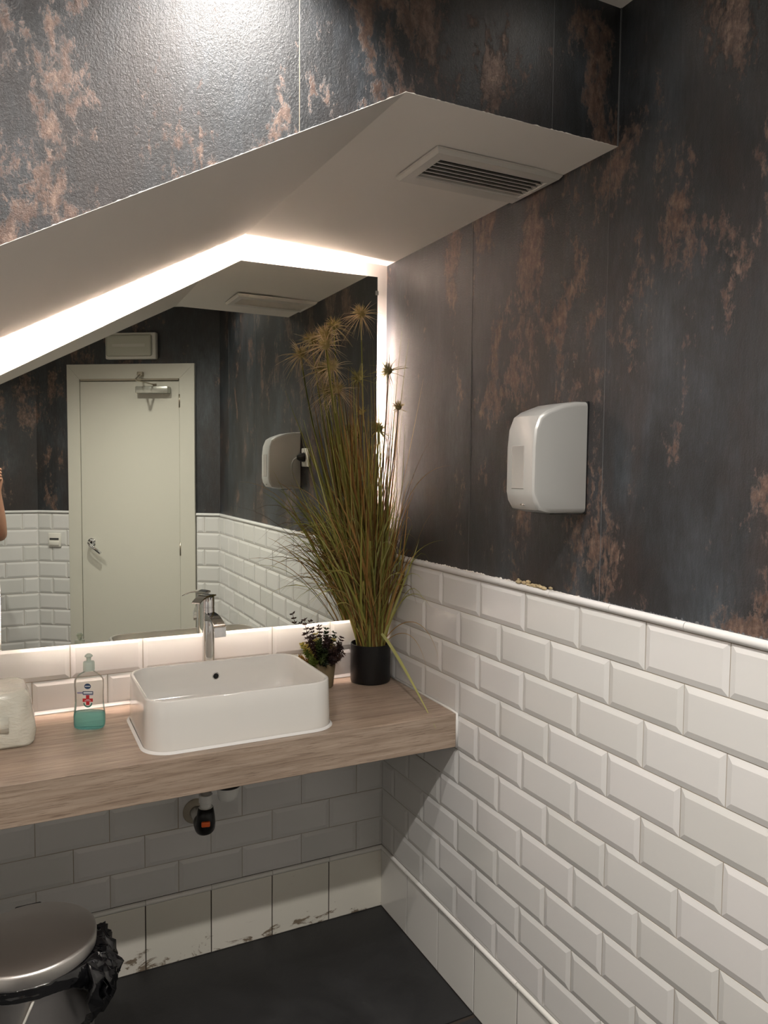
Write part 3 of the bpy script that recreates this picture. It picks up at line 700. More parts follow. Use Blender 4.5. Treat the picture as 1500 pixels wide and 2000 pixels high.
# ---------------------------------------------------------------- waste pipe under the worktop
def make_trap():
    x1, y1 = -0.622, -0.27; x2, y2 = -0.655, -0.14
    t = empty('basin_waste_trap', (x1, y1, 0.66)); o = t.location.copy()
    tag(t, 'white bottle trap hanging under the worktop with its waste pipe into the wall', 'waste trap')
    GP = Mat('grey_pipe', (0.33, 0.31, 0.28), 0.35).m; W2 = Mat('pipe_white', (0.66, 0.66, 0.63), 0.3).m
    def at(bm): bm.transform(Matrix.Translation(-o)); return bm
    obj('trap_cup', at(lathe([(0, 0.612), (0.018, 0.612), (0.026, 0.617), (0.029, 0.628), (0.031, 0.640), (0.033, 0.652), (0.030, 0.652), (0.028, 0.66), (0, 0.66)], (x1, y1), 36)), W2, t, auto=50)
    obj('trap_ring', at(lathe([(0.031, 0.652), (0.0355, 0.653), (0.0355, 0.657), (0.031, 0.658)], (x1, y1), 36)), BPLA, t, smooth=True)
    obj('trap_neck', at(lathe([(0.030, 0.657), (0.030, 0.69), (0.021, 0.70), (0.016, 0.704), (0.016, 0.744)], (x1, y1), 32)), W2, t, auto=40)
    obj('outlet_pipe', at(tube([(x1, y1, 0.680), (x1-0.01, y1+0.04, 0.680), (x2, y2-0.02, 0.680), (x2, y2-0.004, 0.674), (x2, y2, 0.655), (x2, y2, 0.58)], 0.0165, 20)), GP, t, smooth=True)
    obj('pipe_collar', at(lathe([(0.0165, 0.583), (0.020, 0.582), (0.020, 0.560), (0.017, 0.558), (0.0165, 0.545), (0.0205, 0.543), (0.0205, 0.520), (0.017, 0.518)], (x2, y2), 28)), W2, t, auto=40)
    obj('elbow_fitting', at(tube([(x2, y2, 0.543), (x2, y2, 0.520), (x2, y2, 0.500), (x2, y2+0.006, 0.484), (x2, y2+0.022, 0.476), (x2, y2+0.045, 0.475), (x2, y2+0.060, 0.475)], [0.022, 0.026, 0.028, 0.029, 0.028, 0.026, 0.024], 24)), BPLA, t, smooth=True)
    d = Vector((-1.1666-x2, -2.335-y2, 0)).normalized(); ps = Vector((x2, y2, 0.503))+d*0.0275; rz = math.atan2(d.y, d.x)+PI/2
    b = box((-0.0125, -0.004, -0.008), (0.0125, 0.006, 0.008), 0.0035, 3); b.transform(Matrix.Translation(ps)@Matrix.Rotation(rz, 4, 'Z'))
    obj('orange_label', at(b), Mat('orange', (0.80, 0.13, 0.02), 0.4).m, t, auto=40)
    obj('wall_pipe', at(tube([(x2, y2+0.05, 0.475), (x2, -0.004, 0.475)], 0.020, 20)), W2, t, smooth=True)
    rg = [[(x2+r*math.cos(2*PI*q/32), y, 0.475+r*math.sin(2*PI*q/32)) for q in range(32)] for r, y in ((0.040, -0.0062), (0.039, -0.010), (0.030, -0.014), (0.021, -0.018))]
    obj('wall_flange', at(loft(rg)), Mat('aged_beige', (0.40, 0.36, 0.28), 0.5).m, t, smooth=True)
make_trap()

# ---------------------------------------------------------------- door in the angled wall
def dmat(s=0, n=0, z=0):   # local frame: +x along the wall away from the right corner, -y into the room
    return Matrix.Translation((A.x+U.x*s, A.y+U.y*s, z))@Matrix.Rotation(TH_D, 4, 'Z')
def make_door():
    S0, S1, FZ = 0.155, 0.985, 2.170; L0, L1, LZ = 0.250, 0.902, 2.078
    bm = bmesh.new(); c = 0.018
    for pts in ([(S0, 0), (L0, 0), (L0, LZ), (S0, FZ)], [(L1, 0), (S1, 0), (S1, FZ), (L1, LZ)], [(S0+0.0008, FZ), (L0+0.0008, LZ+0.0008), (L1-0.0008, LZ+0.0008), (S1-0.0008, FZ)]):
        a = [bm.verts.new((s, -0.0, z)) for s, z in pts]; b = [bm.verts.new((s, -c, z)) for s, z in pts]; fs = [bm.faces.new(a), bm.faces.new(b[::-1])]
        for i in range(4): fs.append(bm.faces.new((a[i], a[(i+1) % 4], b[(i+1) % 4], b[i])))
        bmesh.ops.recalc_face_normals(bm, faces=fs)
    d = struct('door_1', bm, DOORW, 'cream door with its casing in the angled wall, seen in the mirror')
    d.matrix_world = dmat()
    obj('door_leaf', box((L0+0.003, -0.013, 0.006), (L1-0.003, 0.0, LZ-0.012), 0.001, 1), DOORW, d)
    obj('door_gap', box((L0+0.0005, -0.004, 0.0), (L1-0.0005, 0.0, LZ-0.0005)), DARK, d)
    BR = Mat('satin_nickel', (0.42, 0.38, 0.31), 0.3, 1.0).m
    obj('top_rail', box((L0+0.002, -0.024, LZ-0.010), (L1-0.008, -0.012, LZ+0.002), 0.001, 1), BR, d)
    hs, hz = 0.835, 1.068
    h = obj('handle', lathe([(0, 0), (0.026, 0), (0.026, 0.006), (0.023, 0.009), (0.010, 0.010), (0.010, 0.014)], (0, 0), 32), CHROME, d, auto=40)
    h.matrix_local = Matrix.Translation((hs, -0.013, hz))@Matrix.Rotation(PI/2, 4, 'X')
    lv = obj('lever', tube([(0, 0, 0.010), (0, 0, 0.040), (-0.006, -0.004, 0.050), (-0.020, -0.015, 0.053), (-0.085, -0.062, 0.053)], 0.0095, 16), CHROME, h, smooth=True)
    for z in (1.945, 1.04, 0.2):
        obj('hinge', tube([(L0, -0.016, z-0.04), (L0, -0.016, z+0.04)], 0.005, 12), BR, d, smooth=True)
    # overhead closer on the leaf, arm reaching the casing
    cb = obj('door_closer', box((0.305, -0.062, 1.988), (0.515, -0.013, 2.030), 0.006, 2), Mat('closer_silver', (0.50, 0.50, 0.45), 0.3, 0.7).m, d, auto=40)
    obj('closer_arm', add_tube(tube([(0.395, -0.050, 2.040), (0.425, -0.235, 2.046)], 0.0062, 8, squash=0.6), [(0.425, -0.235, 2.050), (0.492, -0.035, 2.105)], 0.0055, 8, squash=0.6), BR, cb)
    obj('closer_spindle', lathe([(0.012, 2.025), (0.012, 2.046), (0, 2.046)], (0.395, -0.045), 20), BR, cb)
    obj('closer_bracket', box((0.475, -0.045, 2.095), (0.510, -0.017, 2.120), 0.003), BR, cb)
make_door()
def make_emergency():
    t = empty('emergency_light', (0, 0, 0)); t.matrix_world = dmat(0.554, 0, 2.197); tag(t, 'rectangular cream emergency light above the door, seen in the mirror', 'lamp')
    obj('housing', box((-0.163, -0.038, 0.0), (0.163, 0.0, 0.160), 0.008, 3), WPLA, t, auto=40)
    M = Mat('diffuser', (0.52, 0.52, 0.44), 0.25, spec=0.5); obj('diffuser', box((-0.140, -0.050, 0.016), (0.160-0.008, -0.034, 0.146), 0.012, 3), M.m, t, auto=40)
    obj('tube_lamp', box((-0.10, -0.0505, 0.072), (0.11, -0.0495, 0.090), 0.0), Mat('faint_tube', (0.58, 0.58, 0.52), 0.3).m, t)
make_emergency()
def make_switch():
    t = empty('light_switch', (0, 0, 0)); t.matrix_world = dmat(1.088, 0, 1.033); tag(t, 'small cream wall switch on the tiles beside the door, seen in the mirror', 'switch')
    obj('plate', box((-0.043, -0.016, 0.0), (0.043, -0.004, 0.086), 0.004, 2), WPLA, t, auto=40)
    obj('rocker', box((-0.034, -0.021, 0.010), (0.034, -0.014, 0.038), 0.003, 2), WPLA, t, auto=40)
    obj('card_slot', box((-0.030, -0.0185, 0.044), (0.030, -0.0155, 0.056)), Mat('slot_grey', (0.06, 0.06, 0.06), 0.6).m, t)
make_switch()
# ---------------------------------------------------------------- ceiling downlights (out of frame, they light the room)
for iy, ly in enumerate(LAMP_Y):
    for ix, lx in enumerate(LAMP_X):
        if (lx, ly) not in POWER: continue
        t = empty('downlight', (lx, ly, ZC)); tag(t, 'small recessed white ceiling downlight, '+('middle', 'right wall side', 'left wall side')[ix]+(' of the row nearer the mirror', ' of the row nearer the door')[iy], 'lamp', 'ceiling downlights')
        obj('trim_ring', lathe([(0.045, 0.0), (0.045, -0.004), (0.034, -0.006), (0.030, -0.002), (0.030, 0.0)], (0, 0), 32), WPLA, t, smooth=True)
        obj('lens', lathe([(0, -0.0006), (0.030, -0.0006), (0.030, 0.0)], (0, 0), 24), LAMPE, t)
# ---------------------------------------------------------------- tall artificial grass with spiky heads
GR = [leaf_mat('grass_olive', [(0.23, 0.235, 0.055), (0.40, 0.39, 0.10), (0.52, 0.48, 0.17)]),
      leaf_mat('grass_ochre', [(0.30, 0.155, 0.045), (0.46, 0.27, 0.09), (0.55, 0.36, 0.15)]),
      leaf_mat('grass_green', [(0.32, 0.35, 0.09), (0.50, 0.51, 0.18), (0.60, 0.60, 0.26)]),
      leaf_mat('grass_brown', [(0.10, 0.06, 0.024), (0.19, 0.11, 0.04), (0.28, 0.17, 0.065)])]
SEED = leaf_mat('dry_spike', [(0.55, 0.42, 0.25), (0.70, 0.56, 0.36), (0.78, 0.66, 0.45)])
SEEDC = leaf_mat('seed_core', [(0.48, 0.38, 0.15), (0.62, 0.52, 0.24), (0.68, 0.60, 0.32)])
SEEDG = leaf_mat('green_seed', [(0.20, 0.17, 0.05), (0.33, 0.29, 0.10), (0.42, 0.37, 0.16)])
def clampv(p, m=0.0):
    x = min(p[0], -0.012-m); y = min(p[1], -0.050-m) if p[2] > 1.0 else min(p[1], -0.018-m)
    return Vector((x, y, p[2]))
def add_blade(bm, p0, p1, p2, p3, w0, n=10, face=None, vee=0.25):
    """tapering folded ribbon along a cubic bezier"""
    P = []
    for i in range(n+1):
        t = i/n; a = (1-t)**3; b = 3*t*(1-t)**2; c = 3*t*t*(1-t); d = t**3
        P.append(clampv(p0*a+p1*b+p2*c+p3*d))
    face = face or Vector((random.uniform(-1, 1), random.uniform(-1, 1), 0)).normalized()
    prev = None
    for i, p in enumerate(P):
        t = i/n; d = (P[min(i+1, n)]-P[max(i-1, 0)]).normalized(); s = d.cross(face)
        if s.length < 1e-4: s = d.cross(Vector((0.3, 0.9, 0.1)))
        s.normalize(); nn = s.cross(d)
        wd = w0*(0.75+0.25*math.sin(min(1, t*2.2)*PI/2))*max(0.06, (1-t**2.2))
        cur = [bm.verts.new(p-s*wd), bm.verts.new(p+nn*wd*vee*2), bm.verts.new(p+s*wd)]
        if prev:
            bm.faces.new((prev[0], prev[1], cur[1], cur[0])); bm.faces.new((prev[1], prev[2], cur[2], cur[1]))
        prev = cur
    return P
def spiky_head(bm, c, R, axis, core=0.017, n_long=46, droop=0.6, coremat=1, longmat=0, n_core=70):
    axis = axis.normalized(); a1, a2 = frame_of(axis)
    def spike(org, d, L, w, bend, mi, k=4):
        prev = None; s = d.cross(Vector((random.uniform(-1, 1), random.uniform(-1, 1), random.uniform(-1, 1)))).normalized()
        for i in range(k+1):
            t = i/k; p = org+d*(L*t)+bend*(t*t)
            if p.y > -0.045: p.y = -0.045
            if p.x > -0.004: p.x = -0.004
            ww = w*(1-t*0.9)
            cur = (bm.verts.new(p-s*ww), bm.verts.new(p+s*ww))
            if prev:
                f = bm.faces.new((prev[0], prev[1], cur[1], cur[0])); f.material_index = mi
            prev = cur
    for i in range(n_core):
        th = random.uniform(0, 2*PI); ph = math.acos(random.uniform(0.05, 1.0)); d = (axis*math.cos(ph)+(a1*math.cos(th)+a2*math.sin(th))*math.sin(ph))
        spike(c, d, core*random.uniform(0.85, 1.5), 0.0020, Vector((0, 0, 0)), coremat, 2)
    for i in range(n_long):
        th = 2*PI*i/n_long*2.399+random.uniform(-0.2, 0.2); ph = random.uniform(0.25, 2.5)
        d = (axis*math.cos(ph)+(a1*math.cos(th)+a2*math.sin(th))*math.sin(ph)).normalized()
        L = R*random.uniform(0.65, 1.1)
        spike(c-axis*0.004, d, L, 0.0019, Vector((random.uniform(-.01, .01), random.uniform(-.01, .01), -droop*L*random.uniform(0.2, 0.75))), longmat, 6)
    bmesh.ops.create_icosphere(bm, subdivisions=2, radius=core*0.62, matrix=Matrix.Translation(c))
    for f in bm.faces:
        if len(f.verts) == 3: f.material_index = coremat
def make_grass():
    px, py = -0.090, -0.082; base = Vector((px, py, 0)); R = 0.0665; H = 0.128
    t = empty('potted_grass', (px, py, ZT+0.0003)); org = t.location.copy()
    tag(t, 'tall artificial ornamental grass with spiky dry flower heads in a black pot', 'plant')
    obj('pot', lathe([(0, 0), (R-0.004, 0), (R-0.0015, 0.002), (R, 0.008), (R, H-0.001), (R-0.001, H), (R-0.003, H), (R-0.0035, H-0.002), (R-0.004, 0.11), (0, 0.11)], (0, 0), 56), BPLA, t, auto=40)
    bm = lathe([(R-0.004, 0.112), (0.03, 0.116), (0, 0.118)], (0, 0), 32); obj('soil', bm, DARK, t)
    z0 = ZT+0.110
    def w2l(bm): bm.transform(Matrix.Translation(-org)); return bm
    rnd = random.Random(21)
    def one(bm, kind):
        a = rnd.uniform(0, 2*PI); r = 0.045*math.sqrt(rnd.random()); p0 = Vector((px+r*math.cos(a), py+r*math.sin(a), z0))
        out = Vector((math.cos(a), math.sin(a), 0))
        if kind == 'tall':
            h = rnd.uniform(0.45, 0.92); sp = rnd.gauss(0, 1)
            tip = p0+Vector((-0.060+0.085*sp, -0.05+rnd.gauss(0, 0.06), h)); w0 = rnd.uniform(0.0026, 0.0046)
            c1 = p0+Vector((out.x*0.02+(tip-p0).x*0.12, out.y*0.02, h*0.35)); c2 = p0+(tip-p0)*0.68+Vector((0, 0, 0.02)); 
        elif kind == 'mid':
            h = rnd.uniform(0.30, 0.56); d = Vector((rnd.gauss(-0.20, 0.75), rnd.gauss(-0.30, 0.5), 0)); L = rnd.uniform(0.10, 0.27)
            if d.length > 1.2: d = d.normalized()*1.2
            tip = p0+d*L+Vector((0, 0, h)); w0 = rnd.uniform(0.0022, 0.0046)
            c1 = p0+d*L*0.20+Vector((0, 0, h*0.42)); c2 = p0+d*L*0.60+Vector((0, 0, h*0.90))
        else:
            h = rnd.uniform(0.20, 0.46); d = Vector((rnd.gauss(-0.35, 0.75), rnd.gauss(-0.35, 0.5), 0)); L = rnd.uniform(0.20, 0.34)
            if d.length > 1.1: d = d.normalized()*1.1
            tip = p0+d*L+Vector((0, 0, h-rnd.uniform(0.0, 0.10))); w0 = rnd.uniform(0.0013, 0.0027)
            c1 = p0+d*L*0.16+Vector((0, 0, h*0.60)); c2 = p0+d*L*0.58+Vector((0, 0, h*1.22))
        add_blade(bm, p0, c1, c2, tip, w0, 10)
    kinds = ['tall']*115+['mid']*115+['arch']*50
    for k in kinds:
        bm = bmesh.new(); one(bm, k); m = GR[rnd.choices([0, 1, 2, 3], [5, 4, 2, 1.5] if k == 'tall' else [3.5, 5, 2.5, 2])[0]]
        obj('grass_blade', w2l(bm), m, t, smooth=True)
    for mi in range(4):
        bm = bmesh.new()
        for _ in range((60, 55, 15, 60)[mi]): one(bm, rnd.choice(['tall', 'tall', 'mid', 'arch']))
        o = obj('fine_grass', w2l(bm), GR[mi], t, smooth=True); o['kind'] = 'stuff'
    # the blades that stand out in the photograph
    V = Vector
    named = [
        (2, 0.0056, V((-0.078, -0.140, 1.010)), V((-0.070, -0.190, 0.990)), V((-0.066, -0.330, 0.900)), V((-0.088, -0.512, 0.815))),
        (2, 0.0045, V((-0.07, -0.11, 0.95)), V((-0.04, -0.15, 1.10)), V((0.0, -0.20, 1.24)), V((-0.02, -0.28, 1.33))),
        (1, 0.0016, V((-0.05, -0.08, 0.95)), V((-0.03, -0.14, 1.06)), V((-0.015, -0.32, 1.13)), V((-0.015, -0.40, 0.98))),
        (1, 0.0014, V((-0.05, -0.08, 0.95)), V((-0.03, -0.14, 1.02)), V((-0.015, -0.26, 1.07)), V((-0.015, -0.33, 0.93))),
        (0, 0.0020, V((-0.06, -0.10, 0.95)), V((-0.03, -0.12, 1.20)), V((-0.015, -0.24, 1.32)), V((-0.015, -0.42, 1.34))),
        (3, 0.0014, V((-0.06, -0.08, 0.95)), V((-0.04, -0.10, 1.30)), V((-0.02, -0.18, 1.56)), V((-0.015, -0.46, 1.56))),
        (3, 0.0012, V((-0.05, -0.08, 0.95)), V((-0.03, -0.10, 1.25)), V((-0.02, -0.16, 1.50)), V((-0.015, -0.36, 1.66))),
        (0, 0.0016, V((-0.05, -0.07, 0.95)), V((-0.03, -0.09, 1.35)), V((-0.02, -0.12, 1.70)), V((-0.015, -0.19, 1.96))),
        (0, 0.0014, V((-0.05, -0.07, 0.95)), V((-0.03, -0.08, 1.35)), V((-0.025, -0.10, 1.72)), V((-0.02, -0.15, 1.99))),
        (1, 0.0020, V((-0.12, -0.11, 0.95)), V((-0.18, -0.15, 1.20)), V((-0.27, -0.22, 1.50)), V((-0.46, -0.26, 1.50))),
        (3, 0.0012, V((-0.12, -0.11, 0.95)), V((-0.17, -0.15, 1.15)), V((-0.30, -0.18, 1.40)), V((-0.50, -0.20, 1.42))),
        (1, 0.0016, V((-0.13, -0.11, 0.95)), V((-0.20, -0.15, 1.12)), V((-0.33, -0.22, 1.30)), V((-0.46, -0.28, 1.22))),
        (0, 0.0014, V((-0.12, -0.12, 0.95)), V((-0.20, -0.16, 1.10)), V((-0.30, -0.22, 1.26)), V((-0.44, -0.28, 1.20))),
    ]
    for mi, w0, a, b, c, d in named:
        bm = bmesh.new(); add_blade(bm, a, b, c, d, w0, 18, Vector((0.5, 0.85, 0.1)) if mi != 2 else Vector((-0.45, -0.75, 0.5))); obj('grass_blade', w2l(bm), GR[mi], t, smooth=True)
    # stems with heads: world position of head, radius, kind
    heads = [((-0.165, -0.15, 2.030), 0.078, 0), ((-0.262, -0.100, 1.965), 0.074, 0), ((-0.283, -0.150, 1.925), 0.082, 0),
             ((-0.235, -0.085, 1.87), 0.074, 0), ((-0.215, -0.085, 1.80), 0.070, 0), ((-0.070, -0.155, 1.860), 0.070, 1), ((-0.045, -0.180, 1.745), 0.030, 2), ((-0.100, -0.150, 1.675), 0.060, 1)]
    for (hx, hy, hz), R_, kind in heads:
        h = V((hx, hy, hz)); p0 = V((px+(hx-px)*0.18, py+(hy-py)*0.2, z0)); c1 = p0+V(((hx-px)*0.1, 0, (hz-z0)*0.4)); c2 = h-V(((hx-px)*0.18, (hy-py)*0.15, (hz-z0)*0.30))
        pts = [p0*(1-q)**3+c1*3*q*(1-q)**2+c2*3*q*q*(1-q)+h*q**3 for q in [i/14 for i in range(15)]]
        obj('flower_stem', w2l(tube(pts, [0.0030-0.0010*i/14 for i in range(15)], 7)), GR[3] if kind else GR[0], t, smooth=True)
        bm = bmesh.new(); ax = (h-pts[-3]).normalized()
        if kind == 0: spiky_head(bm, h, R_, ax, 0.024, 64, 0.75, n_core=110)
        elif kind == 1: spiky_head(bm, h, R_, ax, 0.021, 38, 0.45, n_core=90)
        else: spiky_head(bm, h, R_, ax, 0.017, 12, 0.1)
        obj('flower_head', w2l(bm), [SEED, SEEDC] if kind == 0 else [SEEDG if kind == 1 else SEEDC, SEEDG if kind == 1 else SEEDC], t)
make_grass()
# ---------------------------------------------------------------- small bushy plant in a tapered pot
def make_small_plant():
    x0, y0 = -0.262, -0.082; t = empty('potted_bush', (x0, y0, ZT+0.0003)); tag(t, 'small artificial bush with dark purple, green and yellow leaves in a brown paper pot', 'plant')
    M = Mat('kraft_pot', (0.20, 0.155, 0.085), 0.75); M.bump(M.noise(M.pos(), 40, 4), 0.5, 0.004)
    n = 40; rings = []
    rnd = random.Random(5)
    for r, z in ((0.032, 0.0), (0.034, 0.004), (0.038, 0.035), (0.0415, 0.070), (0.0425, 0.084), (0.0415, 0.083), (0.039, 0.070), (0.036, 0.06)):
        rings.append([((r+0.0012*math.sin(k*1.9+z*60)+(0.001 if z > 0.08 else 0)*math.sin(k*0.7))*math.cos(2*PI*k/n), (r+0.0012*math.sin(k*1.9+z*60))*math.sin(2*PI*k/n), z+(0.003*math.sin(k*0.9) if z > 0.08 else 0)) for k in range(n)])
    obj('pot', loft(rings, cap0=True, cap1=True), M.m, t, smooth=True)
    PU = leaf_mat('purple_leaf', [(0.022, 0.013, 0.014), (0.060, 0.030, 0.028), (0.10, 0.06, 0.045)]); DG = leaf_mat('dark_green_leaf', [(0.010, 0.018, 0.006), (0.030, 0.045, 0.012), (0.06, 0.085, 0.02)])
    YL = leaf_mat('yellow_leaf', [(0.38, 0.30, 0.05), (0.50, 0.42, 0.12), (0.60, 0.48, 0.20)]); LG = leaf_mat('light_green_leaf', [(0.07, 0.11, 0.015), (0.16, 0.20, 0.03), (0.30, 0.28, 0.05)]); OR = leaf_mat('orange_leaf', [(0.30, 0.14, 0.02), (0.38, 0.20, 0.03), (0.42, 0.26, 0.05)])
    def leaf(bm, p, d, L, wd):
        s = d.cross(Vector((rnd.uniform(-1, 1), rnd.uniform(-1, 1), rnd.uniform(0.2, 1)))).normalized(); nn = s.cross(d)
        v = [bm.verts.new(p), bm.verts.new(p+d*L*0.45-s*wd+nn*0.001), bm.verts.new(p+d*L), bm.verts.new(p+d*L*0.45+s*wd+nn*0.001), bm.verts.new(p+d*L*0.5-nn*0.001)]
        bm.faces.new((v[0], v[1], v[4])); bm.faces.new((v[1], v[2], v[4])); bm.faces.new((v[2], v[3], v[4])); bm.faces.new((v[3], v[0], v[4]))
    def sprig(tip, mat, n=9, L=0.0125):
        tip = Vector(tip); tip.x *= 1.35; tip.z = 0.074+(tip.z-0.074)*1.06; b = Vector((tip.x*0.25, tip.y*0.25, 0.074)); bm = bmesh.new()
        mid = b.lerp(tip, 0.5)+Vector((tip.x*0.12, tip.y*0.12, 0))
        pts = [b*(1-q)**2+mid*2*q*(1-q)+tip*q*q for q in [i/8 for i in range(9)]]
        add_tube(bm, pts, 0.0008, 5)
        for i in range(n):
            q = 0.30+0.70*i/(n-1); p = b*(1-q)**2+mid*2*q*(1-q)+tip*q*q; ax = (tip-b).normalized()
            for k in range(6):
                a = 2*PI*k/6+i*0.9; u, v = frame_of(ax); d = (u*math.cos(a)+v*math.sin(a)+ax*rnd.uniform(0.2, 0.8)).normalized()
                leaf(bm, p, d, L*rnd.uniform(0.8, 1.25), L*0.26)
        lim = -0.010-t.location.y
        for v in bm.verts:
            if v.co.y > lim: v.co.y = lim
        obj('sprig', bm, mat, t)
    for tip, mat, n in (((-0.050, -0.012, 0.215), PU, 8), ((-0.030, -0.01, 0.185), PU, 9), ((-0.008, 0.0, 0.190), PU, 9), ((0.008, -0.005, 0.180), DG, 8), ((0.030, 0.0, 0.165), DG, 8), ((0.046, -0.010, 0.150), PU, 8),
        ((0.038, -0.03, 0.125), PU, 8), ((0.018, -0.04, 0.130), PU, 9), ((-0.006, -0.045, 0.125), DG, 8), ((0.0, -0.03, 0.160), PU, 9), ((-0.022, -0.035, 0.150), DG, 8), ((-0.020, -0.012, 0.168), YL, 5),
        ((-0.056, -0.020, 0.145), YL, 7), ((-0.050, -0.03, 0.125), LG, 7), ((-0.040, -0.04, 0.105), LG, 7), ((-0.062, -0.02, 0.108), OR, 6), ((-0.038, 0.0, 0.14), YL, 6), ((0.022, -0.02, 0.148), YL, 4), ((0.046, -0.02, 0.105), PU, 7),
        ((0.03, -0.045, 0.100), PU, 7), ((0.008, -0.052, 0.100), PU, 7), ((-0.016, -0.052, 0.098), DG, 7), ((-0.012, -0.02, 0.15), DG, 9), ((0.012, -0.012, 0.155), PU, 9), ((-0.034, -0.022, 0.165), PU, 8), ((0.05, 0.01, 0.12), DG, 7), ((0.0, 0.03, 0.15), DG, 7), ((-0.04, 0.03, 0.13), LG, 7), ((0.03, 0.03, 0.13), PU, 7)):
        sprig(tip, mat, n)
        sprig((tip[0]*rnd.uniform(0.6, 1.05)+rnd.uniform(-.007, .007), tip[1]+rnd.uniform(-.010, .006), 0.074+(tip[2]-0.074)*rnd.uniform(0.6, 0.9)), mat, max(5, n-2), 0.0135)
make_small_plant()
# ---------------------------------------------------------------- the photographer, whose elbow shows at the mirror's edge
def make_person():
    SK = Mat('skin', (0.50, 0.27, 0.18), 0.5, spec=0.4); SK.b.inputs['Subsurface Weight'].default_value = 0.05; SK = SK.m
    ox, oy = -1.478, -2.60; t = empty('person', (ox, oy, 0)); tag(t, 'person in a sleeveless grey dress, bare elbow visible at the left edge of the mirror', 'person')
    def skin(name, pts, edges, rad, mat, par, sub=2, root=0):
        me = bpy.data.meshes.new(name); me.from_pydata([Vector(p)-Vector((ox, oy, 0)) if True else p for p in pts], edges, []); me.materials.append(mat)
        o = bpy.data.objects.new(name, me); C.objects.link(o); o.parent = par
        me.skin_vertices.new() if hasattr(me.skin_vertices, 'new') and not len(me.skin_vertices) else None
        md = o.modifiers.new('skin', 'SKIN'); md.use_smooth_shade = True
        for i, r in enumerate(rad):
            sv = me.skin_vertices[0].data[i]; sv.radius = r if hasattr(r, '__len__') else (r, r); sv.use_root = (i == root)
        s = o.modifiers.new('sub', 'SUBSURF'); s.levels = sub; s.render_levels = sub
        return o
    P = []; E = []; R = []
    def v(x, y, z, r, link=None):
        P.append((ox+x, oy+y, z)); R.append(r); i = len(P)-1
        if link is not None: E.append((link, i))
        return i
    pel = v(0, 0, 0.93, (0.145, 0.105)); wa = v(0, 0.005, 1.08, (0.115, 0.085), pel); ch = v(0, 0.0, 1.24, (0.130, 0.095), wa); up = v(0, -0.005, 1.345, (0.105, 0.07), ch)
    nk = v(0, 0.0, 1.42, 0.050, up); hd = v(0, 0.02, 1.475, 0.052, nk)
    # arms: right arm (towards +x) and left arm, hands meet at the phone
    wrists = []
    for s, el, wr in ((1, (0.283, 0.075, 1.125), (0.262, 0.195, 1.405)), (-1, (-0.215, 0.11, 1.12), (0.155, 0.205, 1.41))):
        sh = v(0.165*s, -0.005, 1.345, 0.052, up); m = v((0.165*s+el[0])/2, (el[1]-0.005)/2-0.005, (1.345+el[2])/2, 0.043, sh)
        e = v(*el, 0.035, m); f = v(el[0]*0.55+wr[0]*0.45, el[1]*0.55+wr[1]*0.45, el[2]*0.55+wr[2]*0.45, 0.036, e); w_ = v(*wr, 0.024, f)
        hx = wr[0]+(0.004 if s > 0 else -0.006); h_ = v(hx, wr[1]+0.012, wr[2]+0.045, (0.032, 0.018), w_); v(hx, wr[1]+0.016, wr[2]+0.085, (0.040, 0.016), h_); wrists.append((hx, wr[1]+0.016, wr[2]+0.078, s))
    for s in (1, -1):
        hp = v(0.085*s, 0.0, 0.86, 0.088, pel); th = v(0.095*s, 0.005, 0.68, 0.074, hp); kn = v(0.095*s, 0.008, 0.47, 0.052, th); cf = v(0.097*s, -0.010, 0.33, 0.052, kn); an = v(0.098*s, -0.012, 0.085, 0.032, cf)
        he = v(0.098*s, -0.012, 0.040, 0.034, an); v(0.104*s, 0.07, 0.032, (0.036, 0.026), he); 
    body = skin('body', P, E, R, SK, t)
    # fingers: short chains wrapped round the phone
    for bx, by, bz, s in wrists:
        for k in range(4):
            z = bz-0.016+0.017*k; L = (0.030, 0.036, 0.034, 0.028)[3-k]
            q = [(ox+bx+0.006*s, oy+by, z), (ox+bx+0.020*s, oy+by+0.008, z+0.003), (ox+bx+0.016*s, oy+by+0.026, z+0.006), (ox+bx+0.012*s-s*L*0.8, oy+by+0.030, z+0.008)]
            skin('finger', q, [(0, 1), (1, 2), (2, 3)], [0.0085, 0.0085, 0.008, 0.007], SK, body, 1)
        q = [(ox+bx-0.010*s, oy+by-0.010, bz-0.030), (ox+bx-0.022*s, oy+by-0.012, bz-0.006), (ox+bx-0.026*s, oy+by-0.004, bz+0.022)]
        skin('thumb', q, [(0, 1), (1, 2)], [0.011, 0.0095, 0.0085], SK, body, 1)
    # head
    bm = bmesh.new(); bmesh.ops.create_uvsphere(bm, u_segments=40, v_segments=28, radius=1)
    for q in bm.verts:
        c = q.co.copy(); x, y, z = c
        jaw = max(0, -z); w_ = 1-0.30*jaw**1.5
        nx = 0.073*x*w_; ny = 0.092*y*(1-0.12*jaw)+(0.010*jaw if y > 0 else -0.004); nz = 0.118*z
        if y > 0.5 and abs(x) < 0.9:
            ny += 0.018*math.exp(-((x/0.16)**2+((z+0.12)/0.16)**2))      # nose
            ny += 0.006*math.exp(-((x/0.35)**2+((z+0.48)/0.10)**2))      # mouth
            ny += 0.006*math.exp(-((x/0.3)**2+((z+0.85)/0.15)**2))       # chin
            for sx in (-1, 1): ny -= 0.009*math.exp(-(((x-sx*0.38)/0.2)**2+((z-0.05)/0.12)**2))
        q.co = (nx, ny+0.022, nz+1.575)
    hd_ = obj('head', bm, SK, t, smooth=True)
    EYE = Mat('eye', (0.6, 0.58, 0.55), 0.2).m; IR = Mat('iris', (0.03, 0.02, 0.012), 0.2).m; LIP = Mat('lip', (0.38, 0.12, 0.10), 0.4).m
